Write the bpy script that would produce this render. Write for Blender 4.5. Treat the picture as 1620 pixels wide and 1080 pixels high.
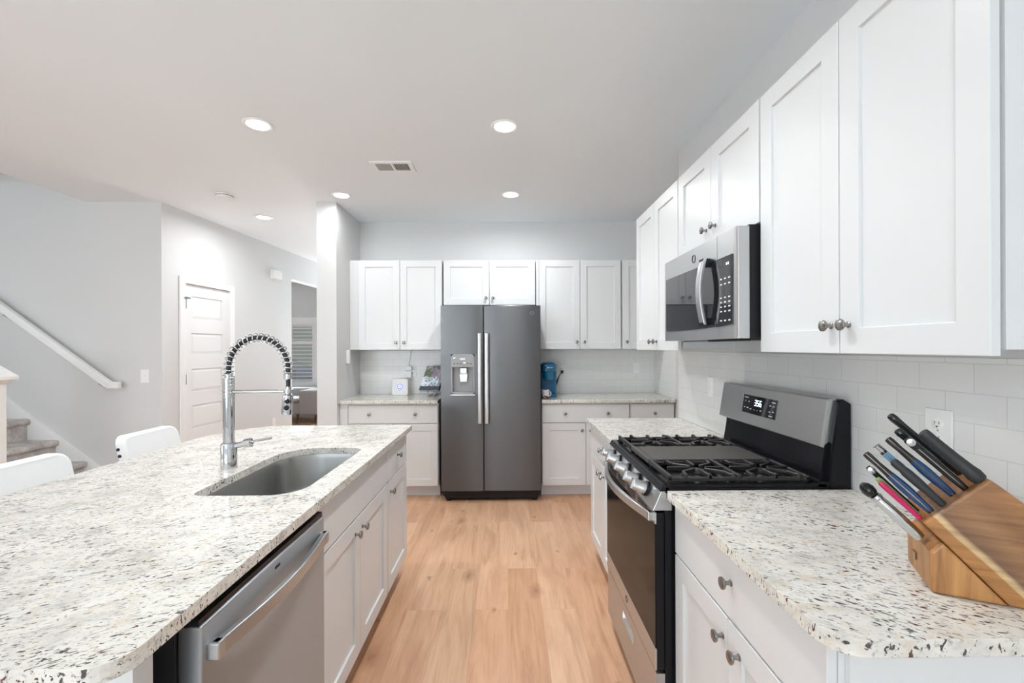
import bpy, bmesh, math, random
from mathutils import Vector, Matrix, Euler

for o in list(bpy.data.objects):
    bpy.data.objects.remove(o)
random.seed(4)
SC = bpy.context.scene
COL = SC.collection

# ------------------------------------------------------------------ camera
FPX, YAW, ROLL, CAM_H = 720.36, 0.0101, 0.0038, 1.4035
cam_d = bpy.data.cameras.new('camera')
cam_d.sensor_fit = 'HORIZONTAL'
cam_d.sensor_width = 36.0
cam_d.lens = 36.0 * FPX / 1620.0
cam_d.shift_y = 9.273 / 1620.0
cam_d.clip_start = 0.05
cam = bpy.data.objects.new('camera', cam_d)
COL.objects.link(cam)
cam.location = (0, 0, CAM_H)
cam.matrix_world = (Matrix.Translation((0, 0, CAM_H)) @ Matrix.Rotation(-YAW, 4, 'Z')
                    @ Matrix.Rotation(math.pi / 2, 4, 'X') @ Matrix.Rotation(-ROLL, 4, 'Z'))
SC.camera = cam

# ------------------------------------------------------------------ view, world, daylight, added fill
SC.view_settings.view_transform = 'Standard'
SC.view_settings.look = 'None'
SC.view_settings.exposure = 0.25
SC.view_settings.gamma = 1.0
SC.view_settings.use_curve_mapping = False
SC.cycles.use_denoising = True
SC.cycles.max_bounces = 10
SC.cycles.diffuse_bounces = 6
SC.cycles.sample_clamp_indirect = 6.0

world = bpy.data.worlds.new('sky')
SC.world = world
world.use_nodes = True
wn = world.node_tree
bg = wn.nodes['Background']
sky = wn.nodes.new('ShaderNodeTexSky')
sky.sky_type = 'HOSEK_WILKIE'
sky.turbidity = 6.0
sky.sun_direction = (-0.3, -0.5, 0.8)
wn.links.new(sky.outputs[0], bg.inputs[0])
bg.inputs[1].default_value = 1.1


def area_light(name, loc, size, power, rot=(0, 0, 0), size_y=None, spread=180, color=(1, 1, 1), shape=None):
    d = bpy.data.lights.new(name, 'AREA')
    d.shape = shape or ('RECTANGLE' if size_y else 'DISK')
    d.size = size
    if size_y:
        d.size_y = size_y
    d.energy = power
    d.color = color
    d.spread = math.radians(spread)
    o = bpy.data.objects.new(name, d)
    COL.objects.link(o)
    o.location = loc
    o.rotation_euler = rot
    return o


# added fill at guessed, unseen openings behind the viewer and on the left
# (each pair: one level, one tilted up to brighten the ceiling)
DAY = (0.87, 0.945, 1.0)
area_light('fill_behind', (-2.6, -4.38, 1.25), 3.4, 12, (math.radians(90), 0, 0), 2.1, color=DAY)
area_light('fill_behind_up', (-2.6, -4.36, 1.0), 3.4, 250, (math.radians(153), 0, 0), 1.6, color=DAY)  # unseen uplight added to brighten the ceiling
area_light('fill_side', (-7.45, -0.6, 1.5), 2.6, 10, (math.radians(90), 0, math.radians(-90)), 1.5, color=DAY)
area_light('fill_side_up', (-7.44, -0.6, 1.4), 2.6, 34, (math.radians(150), 0, math.radians(-90)), 1.3, color=DAY)  # same added uplight, from the left
area_light('daylight_street', (-4.4, 9.22, 1.3), 0.95, 40, (math.radians(90), 0, math.radians(180)), 1.15, color=DAY)
area_light('hall_end_fill', (-2.35, 9.25, 1.5), 0.95, 62, (math.radians(90), 0, math.radians(180)), 1.9, color=DAY)
area_light('stairwell_fill', (-5.6, 3.72, 5.1), 0.5, 12, color=(0.95, 0.98, 1.0))  # unseen lamp added so the open stairwell does not go black
sun_d = bpy.data.lights.new('sun', 'SUN')
sun_d.energy = 2.2
sun_d.angle = math.radians(8)
sun = bpy.data.objects.new('sun', sun_d)
COL.objects.link(sun)
sun.rotation_euler = Vector((-0.6, 0.28, -0.75)).to_track_quat('-Z', 'Y').to_euler()
CAN_W = 11.0


# ------------------------------------------------------------------ materials
def mat(name, color, rough=0.5, metal=0.0, spec=0.5, coat=0.0, emit=None, estr=1.0):
    m = bpy.data.materials.new(name)
    m.use_nodes = True
    b = m.node_tree.nodes['Principled BSDF']
    b.inputs['Base Color'].default_value = (*color, 1)
    b.inputs['Roughness'].default_value = rough
    b.inputs['Metallic'].default_value = metal
    b.inputs['Specular IOR Level'].default_value = spec
    b.inputs['Coat Weight'].default_value = coat
    if emit:
        b.inputs['Emission Color'].default_value = (*emit, 1)
        b.inputs['Emission Strength'].default_value = estr
    return m


def nodes_of(m):
    nt = m.node_tree
    return nt, nt.nodes, nt.links, nt.nodes['Principled BSDF']


def ramp(n, stops, interp='LINEAR'):
    r = n.new('ShaderNodeValToRGB')
    r.color_ramp.interpolation = interp
    e = r.color_ramp.elements
    e[0].position, e[0].color = stops[0][0], (*stops[0][1], 1)
    e[1].position, e[1].color = stops[-1][0], (*stops[-1][1], 1)
    for p, c in stops[1:-1]:
        k = e.new(p)
        k.color = (*c, 1)
    return r


def noise(n, l, vec, scale, detail=3, rough=0.5, dist=0.0):
    t = n.new('ShaderNodeTexNoise')
    t.inputs['Scale'].default_value = scale
    t.inputs['Detail'].default_value = detail
    t.inputs['Roughness'].default_value = rough
    t.inputs['Distortion'].default_value = dist
    l.new(vec, t.inputs['Vector'])
    return t


def mapping(n, l, scale=(1, 1, 1), rot=(0, 0, 0), loc=(0, 0, 0), kind='Object'):
    c = n.new('ShaderNodeTexCoord')
    mp = n.new('ShaderNodeMapping')
    mp.inputs['Scale'].default_value = scale
    mp.inputs['Rotation'].default_value = rot
    mp.inputs['Location'].default_value = loc
    l.new(c.outputs[kind], mp.inputs['Vector'])
    return mp.outputs['Vector']


def mixc(n, l, fac, a, b, mode='MIX'):
    x = n.new('ShaderNodeMix')
    x.data_type = 'RGBA'
    x.blend_type = mode
    for sock, val in ((x.inputs[0], fac), (x.inputs[6], a), (x.inputs[7], b)):
        if isinstance(val, (int, float)):
            sock.default_value = val
        elif isinstance(val, tuple):
            sock.default_value = (*val, 1)
        else:
            l.new(val, sock)
    return x.outputs[2]


def bump(n, l, b, height, strength=0.2, distance=0.002):
    k = n.new('ShaderNodeBump')
    k.inputs['Strength'].default_value = strength
    k.inputs['Distance'].default_value = distance
    l.new(height, k.inputs['Height'])
    l.new(k.outputs[0], b.inputs['Normal'])


def paint(name, color, rough=0.55, grain=180.0, amount=0.04):
    m = mat(name, color, rough)
    nt, n, l, b = nodes_of(m)
    v = mapping(n, l)
    t = noise(n, l, v, grain, 2)
    bump(n, l, b, t.outputs[0], amount, 0.001)
    return m


M = {}
M['wall'] = paint('wall_paint', (0.67, 0.672, 0.67), 0.6)
M['ceiling'] = paint('ceiling_paint', (0.82, 0.86, 0.885), 0.8, 120, 0.06)
M['trim'] = paint('trim_paint', (0.84, 0.84, 0.835), 0.35, 60, 0.01)
M['cabinet'] = paint('cabinet_paint', (0.715, 0.725, 0.727), 0.33, 60, 0.01)
M['toe'] = paint('toe_kick_paint', (0.72, 0.72, 0.74), 0.4, 60, 0.01)
M['door'] = paint('door_paint', (0.82, 0.82, 0.82), 0.38, 60, 0.01)


def granite(name, bed, coarse=1.0):
    m = mat(name, (0.8, 0.77, 0.7), 0.09, spec=0.5)
    nt, n, l, b = nodes_of(m)
    turn = mapping(n, l, rot=(0, 0, -bed))

    def along(stretch, off=0.0):
        mp = n.new('ShaderNodeMapping')
        mp.inputs['Scale'].default_value = (coarse, stretch * coarse, 1.4 * coarse)
        mp.inputs['Location'].default_value = (off, off * 0.7, off * 0.3)
        l.new(turn, mp.inputs['Vector'])
        return mp.outputs[0]
    v = along(1.4)
    warp = noise(n, l, v, 14, 3)
    vv = n.new('ShaderNodeMix')
    vv.data_type = 'VECTOR'
    vv.inputs[0].default_value = 0.03
    l.new(v, vv.inputs[4])
    l.new(warp.outputs['Color'], vv.inputs[5])
    vec = vv.outputs[1]
    big = noise(n, l, vec, 11, 5, 0.65)
    base = ramp(n, [(0.34, (0.57, 0.55, 0.50)), (0.46, (0.72, 0.695, 0.635)), (0.60, (0.80, 0.775, 0.71))])
    l.new(big.outputs[0], base.inputs[0])
    tint = noise(n, l, vec, 30, 3)
    tr = ramp(n, [(0.56, (0, 0, 0)), (0.74, (0.6, 0.6, 0.6))])
    l.new(tint.outputs[0], tr.inputs[0])
    c = mixc(n, l, tr.outputs[0], base.outputs[0], (0.66, 0.53, 0.39))
    g1 = noise(n, l, along(2.2, 1.3), 70, 4, 0.65)
    gr = ramp(n, [(0.55, (0, 0, 0)), (0.66, (0.72, 0.72, 0.72))])
    l.new(g1.outputs[0], gr.inputs[0])
    c = mixc(n, l, gr.outputs[0], c, (0.33, 0.315, 0.30))
    # dark flecks, longer along the bed of the stone
    clump = noise(n, l, vec, 9, 3)
    for sc, stx, thr, col, off in ((58, 3.0, 0.628, (0.085, 0.078, 0.076), 0.0), (90, 2.2, 0.655, (0.06, 0.055, 0.055), 2.3), (40, 2.2, 0.695, (0.15, 0.05, 0.055), 5.1)):
        vs = along(stx, off)
        f1 = noise(n, l, vs, sc, 2, 0.5, 0.35)
        ma = n.new('ShaderNodeMath')
        ma.operation = 'MULTIPLY_ADD'
        ma.inputs[1].default_value = 0.22
        l.new(clump.outputs[0], ma.inputs[0])
        l.new(f1.outputs[0], ma.inputs[2])
        fr = ramp(n, [(thr + 0.11, (0, 0, 0)), (thr + 0.145, (1, 1, 1))])
        l.new(ma.outputs[0], fr.inputs[0])
        c = mixc(n, l, fr.outputs[0], c, col)
    l.new(c, b.inputs['Base Color'])
    return m


M['granite'] = granite('granite', math.radians(28))
M['granite_right'] = granite('granite_right', math.radians(-32), 0.78)


def steel(name, color, rough, axis_scale=(2, 2, 600), streak=0.12, aniso=0.0):
    """brushed metal: very fine parallel scratches vary the gloss"""
    m = mat(name, color, rough, 1.0)
    nt, n, l, b = nodes_of(m)
    v = mapping(n, l, axis_scale)
    t = noise(n, l, v, 1.0, 1)
    r = ramp(n, [(0.3, (rough - streak * 0.5,) * 3), (0.7, (rough + streak * 0.5,) * 3)])
    l.new(t.outputs[0], r.inputs[0])
    l.new(r.outputs[0], b.inputs['Roughness'])
    if aniso:               # horizontal brushing smears reflections upright
        tg = n.new('ShaderNodeTangent')
        tg.direction_type = 'RADIAL'
        tg.axis = 'Z'
        l.new(tg.outputs[0], b.inputs['Tangent'])
        b.inputs['Anisotropic'].default_value = aniso
        b.inputs['Anisotropic Rotation'].default_value = 0.25
    return m


M['steel'] = steel('brushed_steel', (0.53, 0.53, 0.53), 0.36, (4, 4, 1500), 0.05, 0.7)
M['dishwasher_steel'] = steel('dishwasher_steel', (0.48, 0.505, 0.53), 0.46, (4, 4, 1500), 0.05, 0.85)
M['fridge_steel'] = steel('dark_brushed_steel', (0.145, 0.148, 0.152), 0.36, (4, 4, 1500), 0.05, 0.8)
M['sink_steel'] = steel('sink_steel', (0.40, 0.395, 0.38), 0.30, (4, 4, 4), 0.04)
M['chrome'] = mat('chrome', (0.62, 0.62, 0.63), 0.06, 1.0)
M['nickel'] = mat('brushed_nickel', (0.33, 0.325, 0.315), 0.22, 1.0)
M['dark_grey'] = mat('charcoal_plastic', (0.03, 0.03, 0.034), 0.45, spec=0.3)
M['black'] = mat('black_enamel', (0.008, 0.008, 0.010), 0.16, spec=0.22)
M['black_matte'] = mat('black_plastic', (0.010, 0.010, 0.011), 0.5, spec=0.3)
M['iron'] = mat('cast_iron', (0.026, 0.024, 0.023), 0.36, spec=0.45)
M['griddle'] = mat('griddle_iron', (0.085, 0.08, 0.074), 0.5, spec=0.3)
M['glass_black'] = mat('black_glass', (0.012, 0.012, 0.013), 0.035, spec=0.6)
M['oven_glass'] = mat('oven_glass', (0.016, 0.014, 0.013), 0.09, spec=0.06)
M['screen_glass'] = mat('door_window_glass', (0.012, 0.012, 0.013), 0.03, spec=0.6)
M['plastic_white'] = mat('white_plastic', (0.85, 0.85, 0.84), 0.35)
M['plastic_grey'] = mat('grey_plastic', (0.30, 0.30, 0.30), 0.35)
M['silver'] = mat('silver_trim', (0.66, 0.66, 0.66), 0.2, 1.0)
M['slot'] = mat('socket_slot', (0.03, 0.03, 0.03), 0.6)
M['glyph'] = mat('printed_marks', (0.75, 0.75, 0.75), 0.5)
M['lens'] = mat('lamp_lens', (1, 1, 1), 0.4, emit=(1.0, 0.99, 0.97), estr=9.0)
M['led'] = mat('clock_digits', (0.8, 0.9, 1), 0.4, emit=(0.75, 0.9, 1.0), estr=1.6)
M['blue_led'] = mat('blue_ring_light', (0.1, 0.1, 0.8), 0.4, emit=(0.13, 0.16, 0.9), estr=1.0)
M['blue_glow'] = mat('violet_ring_light', (0.6, 0.6, 0.9), 0.4, emit=(0.6, 0.62, 1.0), estr=0.9)
M['teal'] = mat('blue_gloss_plastic', (0.006, 0.15, 0.29), 0.22)
M['teal_dark'] = mat('blue_satin_plastic', (0.004, 0.10, 0.22), 0.4)
M['fabric_white'] = paint('white_upholstery', (0.85, 0.86, 0.86), 0.7, 260, 0.1)
M['stud'] = mat('navy_stud', (0.02, 0.025, 0.05), 0.4)
M['wood_leg'] = mat('walnut_leg', (0.12, 0.06, 0.03), 0.45)
M['white_leg'] = mat('white_leg_paint', (0.8, 0.8, 0.79), 0.4)


def tile():
    m = mat('white_subway_tile', (0.8, 0.8, 0.79), 0.28)
    nt, n, l, b = nodes_of(m)
    geo = n.new('ShaderNodeNewGeometry')
    sep = n.new('ShaderNodeSeparateXYZ')
    l.new(geo.outputs['Position'], sep.inputs[0])
    sepn = n.new('ShaderNodeSeparateXYZ')
    l.new(geo.outputs['True Normal'], sepn.inputs[0])
    ab = n.new('ShaderNodeMath')
    ab.operation = 'ABSOLUTE'
    l.new(sepn.outputs[0], ab.inputs[0])
    gt = n.new('ShaderNodeMath')
    gt.operation = 'GREATER_THAN'
    gt.inputs[1].default_value = 0.5
    l.new(ab.outputs[0], gt.inputs[0])
    mx = n.new('ShaderNodeMix')
    l.new(gt.outputs[0], mx.inputs[0])
    l.new(sep.outputs[0], mx.inputs[2])
    l.new(sep.outputs[1], mx.inputs[3])
    com = n.new('ShaderNodeCombineXYZ')
    l.new(mx.outputs[0], com.inputs[0])
    l.new(sep.outputs[2], com.inputs[1])
    mp = n.new('ShaderNodeMapping')
    mp.inputs['Location'].default_value = (-1.142 + 0.1524 * 20, -1.2816 + 0.0762 * 21, 0)
    l.new(com.outputs[0], mp.inputs['Vector'])
    br = n.new('ShaderNodeTexBrick')
    br.offset = 0.5
    br.inputs['Scale'].default_value = 1.0
    br.inputs['Brick Width'].default_value = 0.1524
    br.inputs['Row Height'].default_value = 0.0762
    br.inputs['Mortar Size'].default_value = 0.0011
    br.inputs['Mortar Smooth'].default_value = 0.3
    br.inputs['Color1'].default_value = (0.79, 0.79, 0.775, 1)
    br.inputs['Color2'].default_value = (0.76, 0.76, 0.75, 1)
    br.inputs['Mortar'].default_value = (0.62, 0.62, 0.61, 1)
    l.new(mp.outputs[0], br.inputs['Vector'])
    l.new(br.outputs['Color'], b.inputs['Base Color'])
    inv = n.new('ShaderNodeMath')
    inv.operation = 'SUBTRACT'
    inv.inputs[0].default_value = 1.0
    l.new(br.outputs['Fac'], inv.inputs[1])
    bump(n, l, b, inv.outputs[0], 0.35, 0.001)
    return m


M['tile'] = tile()


def plank_floor():
    m = mat('oak_plank_floor', (0.6, 0.42, 0.3), 0.33)
    nt, n, l, b = nodes_of(m)
    v = mapping(n, l, (1, 1, 1), (0, 0, math.pi / 2))
    br = n.new('ShaderNodeTexBrick')
    br.offset = 0.37
    br.inputs['Scale'].default_value = 1.0
    br.inputs['Brick Width'].default_value = 1.22
    br.inputs['Row Height'].default_value = 0.18
    br.inputs['Mortar Size'].default_value = 0.0009
    br.inputs['Mortar Smooth'].default_value = 0.2
    br.inputs['Color1'].default_value = (0.0, 0.0, 0.0, 1)
    br.inputs['Color2'].default_value = (1, 1, 1, 1)
    br.inputs['Mortar'].default_value = (0.5, 0.5, 0.5, 1)
    l.new(v, br.inputs['Vector'])
    tone = ramp(n, [(0.0, (0.60, 0.345, 0.205)), (0.5, (0.66, 0.40, 0.25)), (1.0, (0.71, 0.455, 0.295))])
    l.new(br.outputs['Color'], tone.inputs[0])

    def shifted(scale):
        off = n.new('ShaderNodeVectorMath')
        off.operation = 'MULTIPLY_ADD'
        off.inputs[1].default_value = (7, 7, 7)
        l.new(br.outputs['Color'], off.inputs[0])
        l.new(mapping(n, l, scale), off.inputs[2])
        return off.outputs[0]
    # cathedral figure, fine pores, rosy patches
    g = noise(n, l, shifted((7.5, 0.8, 1)), 1.5, 5, 0.6, 1.6)
    gr = ramp(n, [(0.30, (0.74, 0.67, 0.61)), (0.46, (0.95, 0.93, 0.91)), (0.55, (1.0, 1.0, 1.0)), (0.72, (1.08, 1.09, 1.10))])
    l.new(g.outputs[0], gr.inputs[0])
    c = mixc(n, l, 1.0, tone.outputs[0], gr.outputs[0], 'MULTIPLY')
    fine = noise(n, l, shifted((120, 3.5, 1)), 1.0, 3, 0.6)
    fr = ramp(n, [(0.34, (0.93, 0.905, 0.885)), (0.56, (1.01, 1.01, 1.01))])
    l.new(fine.outputs[0], fr.inputs[0])
    c = mixc(n, l, 1.0, c, fr.outputs[0], 'MULTIPLY')
    rosy = noise(n, l, shifted((3.5, 1.1, 1)), 1.5, 3, 0.5, 0.5)
    rr = ramp(n, [(0.50, (0, 0, 0)), (0.70, (0.7, 0.7, 0.7))])
    l.new(rosy.outputs[0], rr.inputs[0])
    c = mixc(n, l, rr.outputs[0], c, (0.50, 0.265, 0.155))
    warp = noise(n, l, mapping(n, l), 22, 4)
    for sc, loc, r0, r1, col, kx in ((0.9, (0.31, 0.12, 0), 0.022, 0.085, (0.30, 0.14, 0.075), (1.9, 1.0, 1)), (1.5, (1.7, 0.62, 0), 0.012, 0.04, (0.22, 0.10, 0.055), (1.6, 1.0, 1))):
        wv = n.new('ShaderNodeMix')
        wv.data_type = 'VECTOR'
        wv.inputs[0].default_value = 0.07
        l.new(mapping(n, l, kx, loc=loc), wv.inputs[4])
        l.new(warp.outputs['Color'], wv.inputs[5])
        kn = n.new('ShaderNodeTexVoronoi')
        kn.voronoi_dimensions = '2D'
        kn.inputs['Scale'].default_value = sc
        l.new(wv.outputs[1], kn.inputs['Vector'])
        kr = ramp(n, [(0.0, (0.85, 0.85, 0.85)), (r0, (0.5, 0.5, 0.5)), (r1, (0, 0, 0))])
        l.new(kn.outputs['Distance'], kr.inputs[0])
        c = mixc(n, l, kr.outputs[0], c, col)
    seam = n.new('ShaderNodeMath')
    seam.operation = 'MULTIPLY'
    seam.inputs[1].default_value = 0.22
    l.new(br.outputs['Fac'], seam.inputs[0])
    c = mixc(n, l, seam.outputs[0], c, (0.26, 0.14, 0.08))
    l.new(c, b.inputs['Base Color'])
    bump(n, l, b, g.outputs[0], 0.05, 0.001)
    return m


M['floor'] = plank_floor()


def acacia(name, dark, mid, light, scale=(3, 60, 60), rot=(0, 0, 0), stripe=True):
    m = mat(name, mid, 0.38)
    nt, n, l, b = nodes_of(m)
    v = mapping(n, l, scale, rot)
    t = noise(n, l, v, 1.0, 5, 0.6, 0.6)
    r = ramp(n, [(0.3, dark), (0.5, mid), (0.7, light)])
    l.new(t.outputs[0], r.inputs[0])
    l.new(r.outputs[0], b.inputs['Base Color'])
    return m


M['acacia'] = acacia('acacia_board', (0.17, 0.075, 0.03), (0.33, 0.15, 0.055), (0.46, 0.22, 0.085), (5, 40, 40))
M['acacia_foot'] = acacia('acacia_foot_wood', (0.22, 0.095, 0.035), (0.42, 0.19, 0.06), (0.55, 0.27, 0.09), (45, 45, 4))


def slab_wood():
    """long boards glued edge to edge: an orange edge strip, a pale sapwood line, then brown heartwood"""
    m = mat('acacia_slab', (0.3, 0.15, 0.06), 0.36)
    nt, n, l, b = nodes_of(m)
    v = mapping(n, l, (1, 1, 1), (0, math.radians(-45), 0))
    sep = n.new('ShaderNodeSeparateXYZ')
    l.new(v, sep.inputs[0])
    wv = noise(n, l, mapping(n, l, (9, 9, 9)), 1.0, 2)
    add = n.new('ShaderNodeMath')
    add.operation = 'MULTIPLY_ADD'
    add.inputs[1].default_value = 0.010
    l.new(wv.outputs[0], add.inputs[0])
    l.new(sep.outputs[2], add.inputs[2])
    mr = n.new('ShaderNodeMapRange')
    mr.inputs['From Min'].default_value = 0.075
    mr.inputs['From Max'].default_value = 0.24
    l.new(add.outputs[0], mr.inputs['Value'])
    band = ramp(n, [(0.0, (0.40, 0.175, 0.05)), (0.225, (0.43, 0.19, 0.055)), (0.24, (0.62, 0.43, 0.22)),
                    (0.275, (0.60, 0.41, 0.21)), (0.32, (0.20, 0.10, 0.05)), (0.55, (0.33, 0.165, 0.07)),
                    (0.72, (0.27, 0.125, 0.05)), (1.0, (0.40, 0.19, 0.07))])
    l.new(mr.outputs[0], band.inputs[0])
    gv = mapping(n, l, (6, 60, 90), (0, math.radians(-45), 0))
    g = noise(n, l, gv, 1.0, 5, 0.6, 0.4)
    gr = ramp(n, [(0.3, (0.68, 0.66, 0.64)), (0.7, (1.15, 1.15, 1.15))])
    l.new(g.outputs[0], gr.inputs[0])
    c = mixc(n, l, 1.0, band.outputs[0], gr.outputs[0], 'MULTIPLY')
    l.new(c, b.inputs['Base Color'])
    return m


M['slab'] = slab_wood()


def carpet():
    m = mat('stair_carpet', (0.4, 0.37, 0.35), 0.95, spec=0.1)
    nt, n, l, b = nodes_of(m)
    v = mapping(n, l)
    t = noise(n, l, v, 90, 4, 0.7)
    t2 = noise(n, l, v, 9, 3)
    r = ramp(n, [(0.35, (0.33, 0.30, 0.285)), (0.65, (0.74, 0.70, 0.665))])
    mx = n.new('ShaderNodeMath')
    mx.operation = 'ADD'
    l.new(t.outputs[0], mx.inputs[0])
    l.new(t2.outputs[0], mx.inputs[1])
    hf = n.new('ShaderNodeMath')
    hf.operation = 'MULTIPLY'
    hf.inputs[1].default_value = 0.5
    l.new(mx.outputs[0], hf.inputs[0])
    l.new(hf.outputs[0], r.inputs[0])
    l.new(r.outputs[0], b.inputs['Base Color'])
    bump(n, l, b, t.outputs[0], 0.6, 0.006)
    return m


M['carpet'] = carpet()


# ------------------------------------------------------------------ mesh helpers
class MB:
    def __init__(self):
        self.v, self.f = [], []

    def add(self, verts, faces):
        k = len(self.v)
        self.v += [Vector(p) for p in verts]
        self.f += [tuple(i + k for i in f) for f in faces]
        return self

    def box(self, x0, x1, y0, y1, z0, z1):
        x0, x1 = min(x0, x1), max(x0, x1)
        y0, y1 = min(y0, y1), max(y0, y1)
        vs = [(x0, y0, z0), (x1, y0, z0), (x1, y1, z0), (x0, y1, z0), (x0, y0, z1), (x1, y0, z1), (x1, y1, z1), (x0, y1, z1)]
        return self.add(vs, [(0, 3, 2, 1), (4, 5, 6, 7), (0, 1, 5, 4), (1, 2, 6, 5), (2, 3, 7, 6), (3, 0, 4, 7)])

    def prism(self, poly, axis, a0, a1):
        n = len(poly)
        mk = {'x': lambda p, a: (a, p[0], p[1]), 'y': lambda p, a: (p[0], a, p[1]), 'z': lambda p, a: (p[0], p[1], a)}[axis]
        vs = [mk(p, a0) for p in poly] + [mk(p, a1) for p in poly]
        fs = [tuple(range(n))[::-1], tuple(range(n, 2 * n))] + [(i, (i + 1) % n, n + (i + 1) % n, n + i) for i in range(n)]
        return self.add(vs, fs)

    def lathe(self, prof, origin, axis, seg=20, squash=None):
        """prof: (radius, height) pairs along axis"""
        ax = Vector(axis).normalized()
        up = Vector((0, 0, 1)) if abs(ax.z) < 0.9 else Vector((1, 0, 0))
        e1 = ax.cross(up).normalized()
        e2 = ax.cross(e1).normalized()
        o = Vector(origin)
        s1, s2 = squash or (1, 1)
        vs, fs = [], []
        for r, h in prof:
            for i in range(seg):
                a = 2 * math.pi * i / seg
                vs.append(o + ax * h + e1 * (r * s1 * math.cos(a)) + e2 * (r * s2 * math.sin(a)))
        for j in range(len(prof) - 1):
            for i in range(seg):
                fs.append((j * seg + i, j * seg + (i + 1) % seg, (j + 1) * seg + (i + 1) % seg, (j + 1) * seg + i))
        fs.append(tuple(range(seg))[::-1])
        fs.append(tuple(range((len(prof) - 1) * seg, len(prof) * seg)))
        return self.add(vs, fs)

    def cyl(self, p0, p1, r, seg=16, r1=None):
        p0, p1 = Vector(p0), Vector(p1)
        d = p1 - p0
        return self.lathe([(r, 0), (r if r1 is None else r1, d.length)], p0, d, seg)

    def tube(self, pts, r, seg=10, sq=None, up=None):
        pts = [Vector(p) for p in pts]
        n = len(pts)
        rs = r if isinstance(r, (list, tuple)) else [r] * n
        vs, fs = [], []
        t0 = (pts[1] - pts[0]).normalized()
        ref = Vector(up) if up else (Vector((0, 0, 1)) if abs(t0.z) < 0.9 else Vector((1, 0, 0)))
        e1 = (ref - t0 * ref.dot(t0)).normalized()
        s1, s2 = sq or (1, 1)
        for i in range(n):
            t = (pts[min(i + 1, n - 1)] - pts[max(i - 1, 0)]).normalized()
            e1 = (e1 - t * e1.dot(t)).normalized()
            e2 = t.cross(e1)
            for k in range(seg):
                a = 2 * math.pi * k / seg
                vs.append(pts[i] + e1 * (rs[i] * s1 * math.cos(a)) + e2 * (rs[i] * s2 * math.sin(a)))
        for i in range(n - 1):
            for k in range(seg):
                fs.append((i * seg + k, i * seg + (k + 1) % seg, (i + 1) * seg + (k + 1) % seg, (i + 1) * seg + k))
        fs.append(tuple(range(seg))[::-1])
        fs.append(tuple(range((n - 1) * seg, n * seg)))
        return self.add(vs, fs)

    def bar(self, p0, p1, w, h):
        """square bar: w across, h vertical"""
        p0, p1 = Vector(p0), Vector(p1)
        d = (p1 - p0).normalized()
        s = Vector((0, 0, 1)).cross(d)
        s = s.normalized() * (w / 2) if s.length > 1e-6 else Vector((w / 2, 0, 0))
        u = d.cross(s).normalized() * (h / 2)
        vs = []
        for p in (p0, p1):
            vs += [p - s - u, p + s - u, p + s + u, p - s + u]
        return self.add(vs, [(0, 1, 2, 3), (7, 6, 5, 4), (0, 4, 5, 1), (1, 5, 6, 2), (2, 6, 7, 3), (3, 7, 4, 0)])

    def xform(self, fn):
        self.v = [Vector(fn(p)) for p in self.v]
        return self


def rrect(x0, x1, y0, y1, r, n=6):
    """counter-clockwise rounded rectangle; r one radius or four (x1y1, x0y1, x0y0, x1y0)"""
    if isinstance(r, (int, float)):
        r = (r,) * 4
    out = []
    for (cx, cy, a0), q in zip(((x1, y1, 0), (x0, y1, 90), (x0, y0, 180), (x1, y0, 270)), r):
        sx = -1 if cx == x1 else 1
        sy = -1 if cy == y1 else 1
        if q < 1e-5:
            out.append((cx, cy))
            continue
        for k in range(n + 1):
            a = math.radians(a0 + 90 * k / n)
            out.append((cx + sx * q + q * math.cos(a), cy + sy * q + q * math.sin(a)))
    return out


ORG = {}


def finish(o, smooth=None, bevel=None, bseg=2):
    me = o.data
    if smooth:
        for p in me.polygons:
            p.use_smooth = True
        me.set_sharp_from_angle(angle=math.radians(smooth))
    if bevel:
        md = o.modifiers.new('bevel', 'BEVEL')
        md.width = bevel
        md.segments = bseg
        md.limit_method = 'ANGLE'
        md.angle_limit = math.radians(40)
        md.harden_normals = False


def build(name, mb, material, parent=None, smooth=None, bevel=None, bseg=2, local=False, loc=None, rotz=0.0, bm=None):
    """link a mesh; world coordinates unless local. A child keeps its thing's origin."""
    me = bpy.data.meshes.new(name)
    own = bm or bmesh.new()
    if bm is None:
        vs = [own.verts.new(p) for p in mb.v]
        for f in mb.f:
            try:
                own.faces.new([vs[i] for i in f])
            except ValueError:
                pass
    bmesh.ops.recalc_face_normals(own, faces=own.faces[:])
    if parent is not None:
        org = ORG[parent]
    elif local:
        org = Vector(loc or (0, 0, 0))
    else:
        xs = [v.co.x for v in own.verts]
        ys = [v.co.y for v in own.verts]
        zs = [v.co.z for v in own.verts]
        org = Vector(loc) if loc else Vector(((min(xs) + max(xs)) / 2, (min(ys) + max(ys)) / 2, min(zs)))
    if not local:
        bmesh.ops.translate(own, verts=own.verts[:], vec=-org)
    own.to_mesh(me)
    own.free()
    if material is not None:
        me.materials.append(material)
    o = bpy.data.objects.new(name, me)
    COL.objects.link(o)
    if parent is not None:
        o.parent = parent
    else:
        o.location = org
        o.rotation_euler.z = rotz
    ORG[o] = org
    finish(o, smooth, bevel, bseg)
    return o


def thing(name, label, cat, loc, group=None, rotz=0.0):
    o = bpy.data.objects.new(name, None)
    COL.objects.link(o)
    o.empty_display_size = 0.1
    o.location = loc
    o.rotation_euler.z = rotz
    ORG[o] = Vector(loc)
    tag(o, label, cat, group)
    return o


def tag(o, label, cat, group=None):
    o['label'] = label
    o['category'] = cat
    if group:
        o['group'] = group
    return o


def struct(o):
    o['kind'] = 'structure'
    return o


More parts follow.
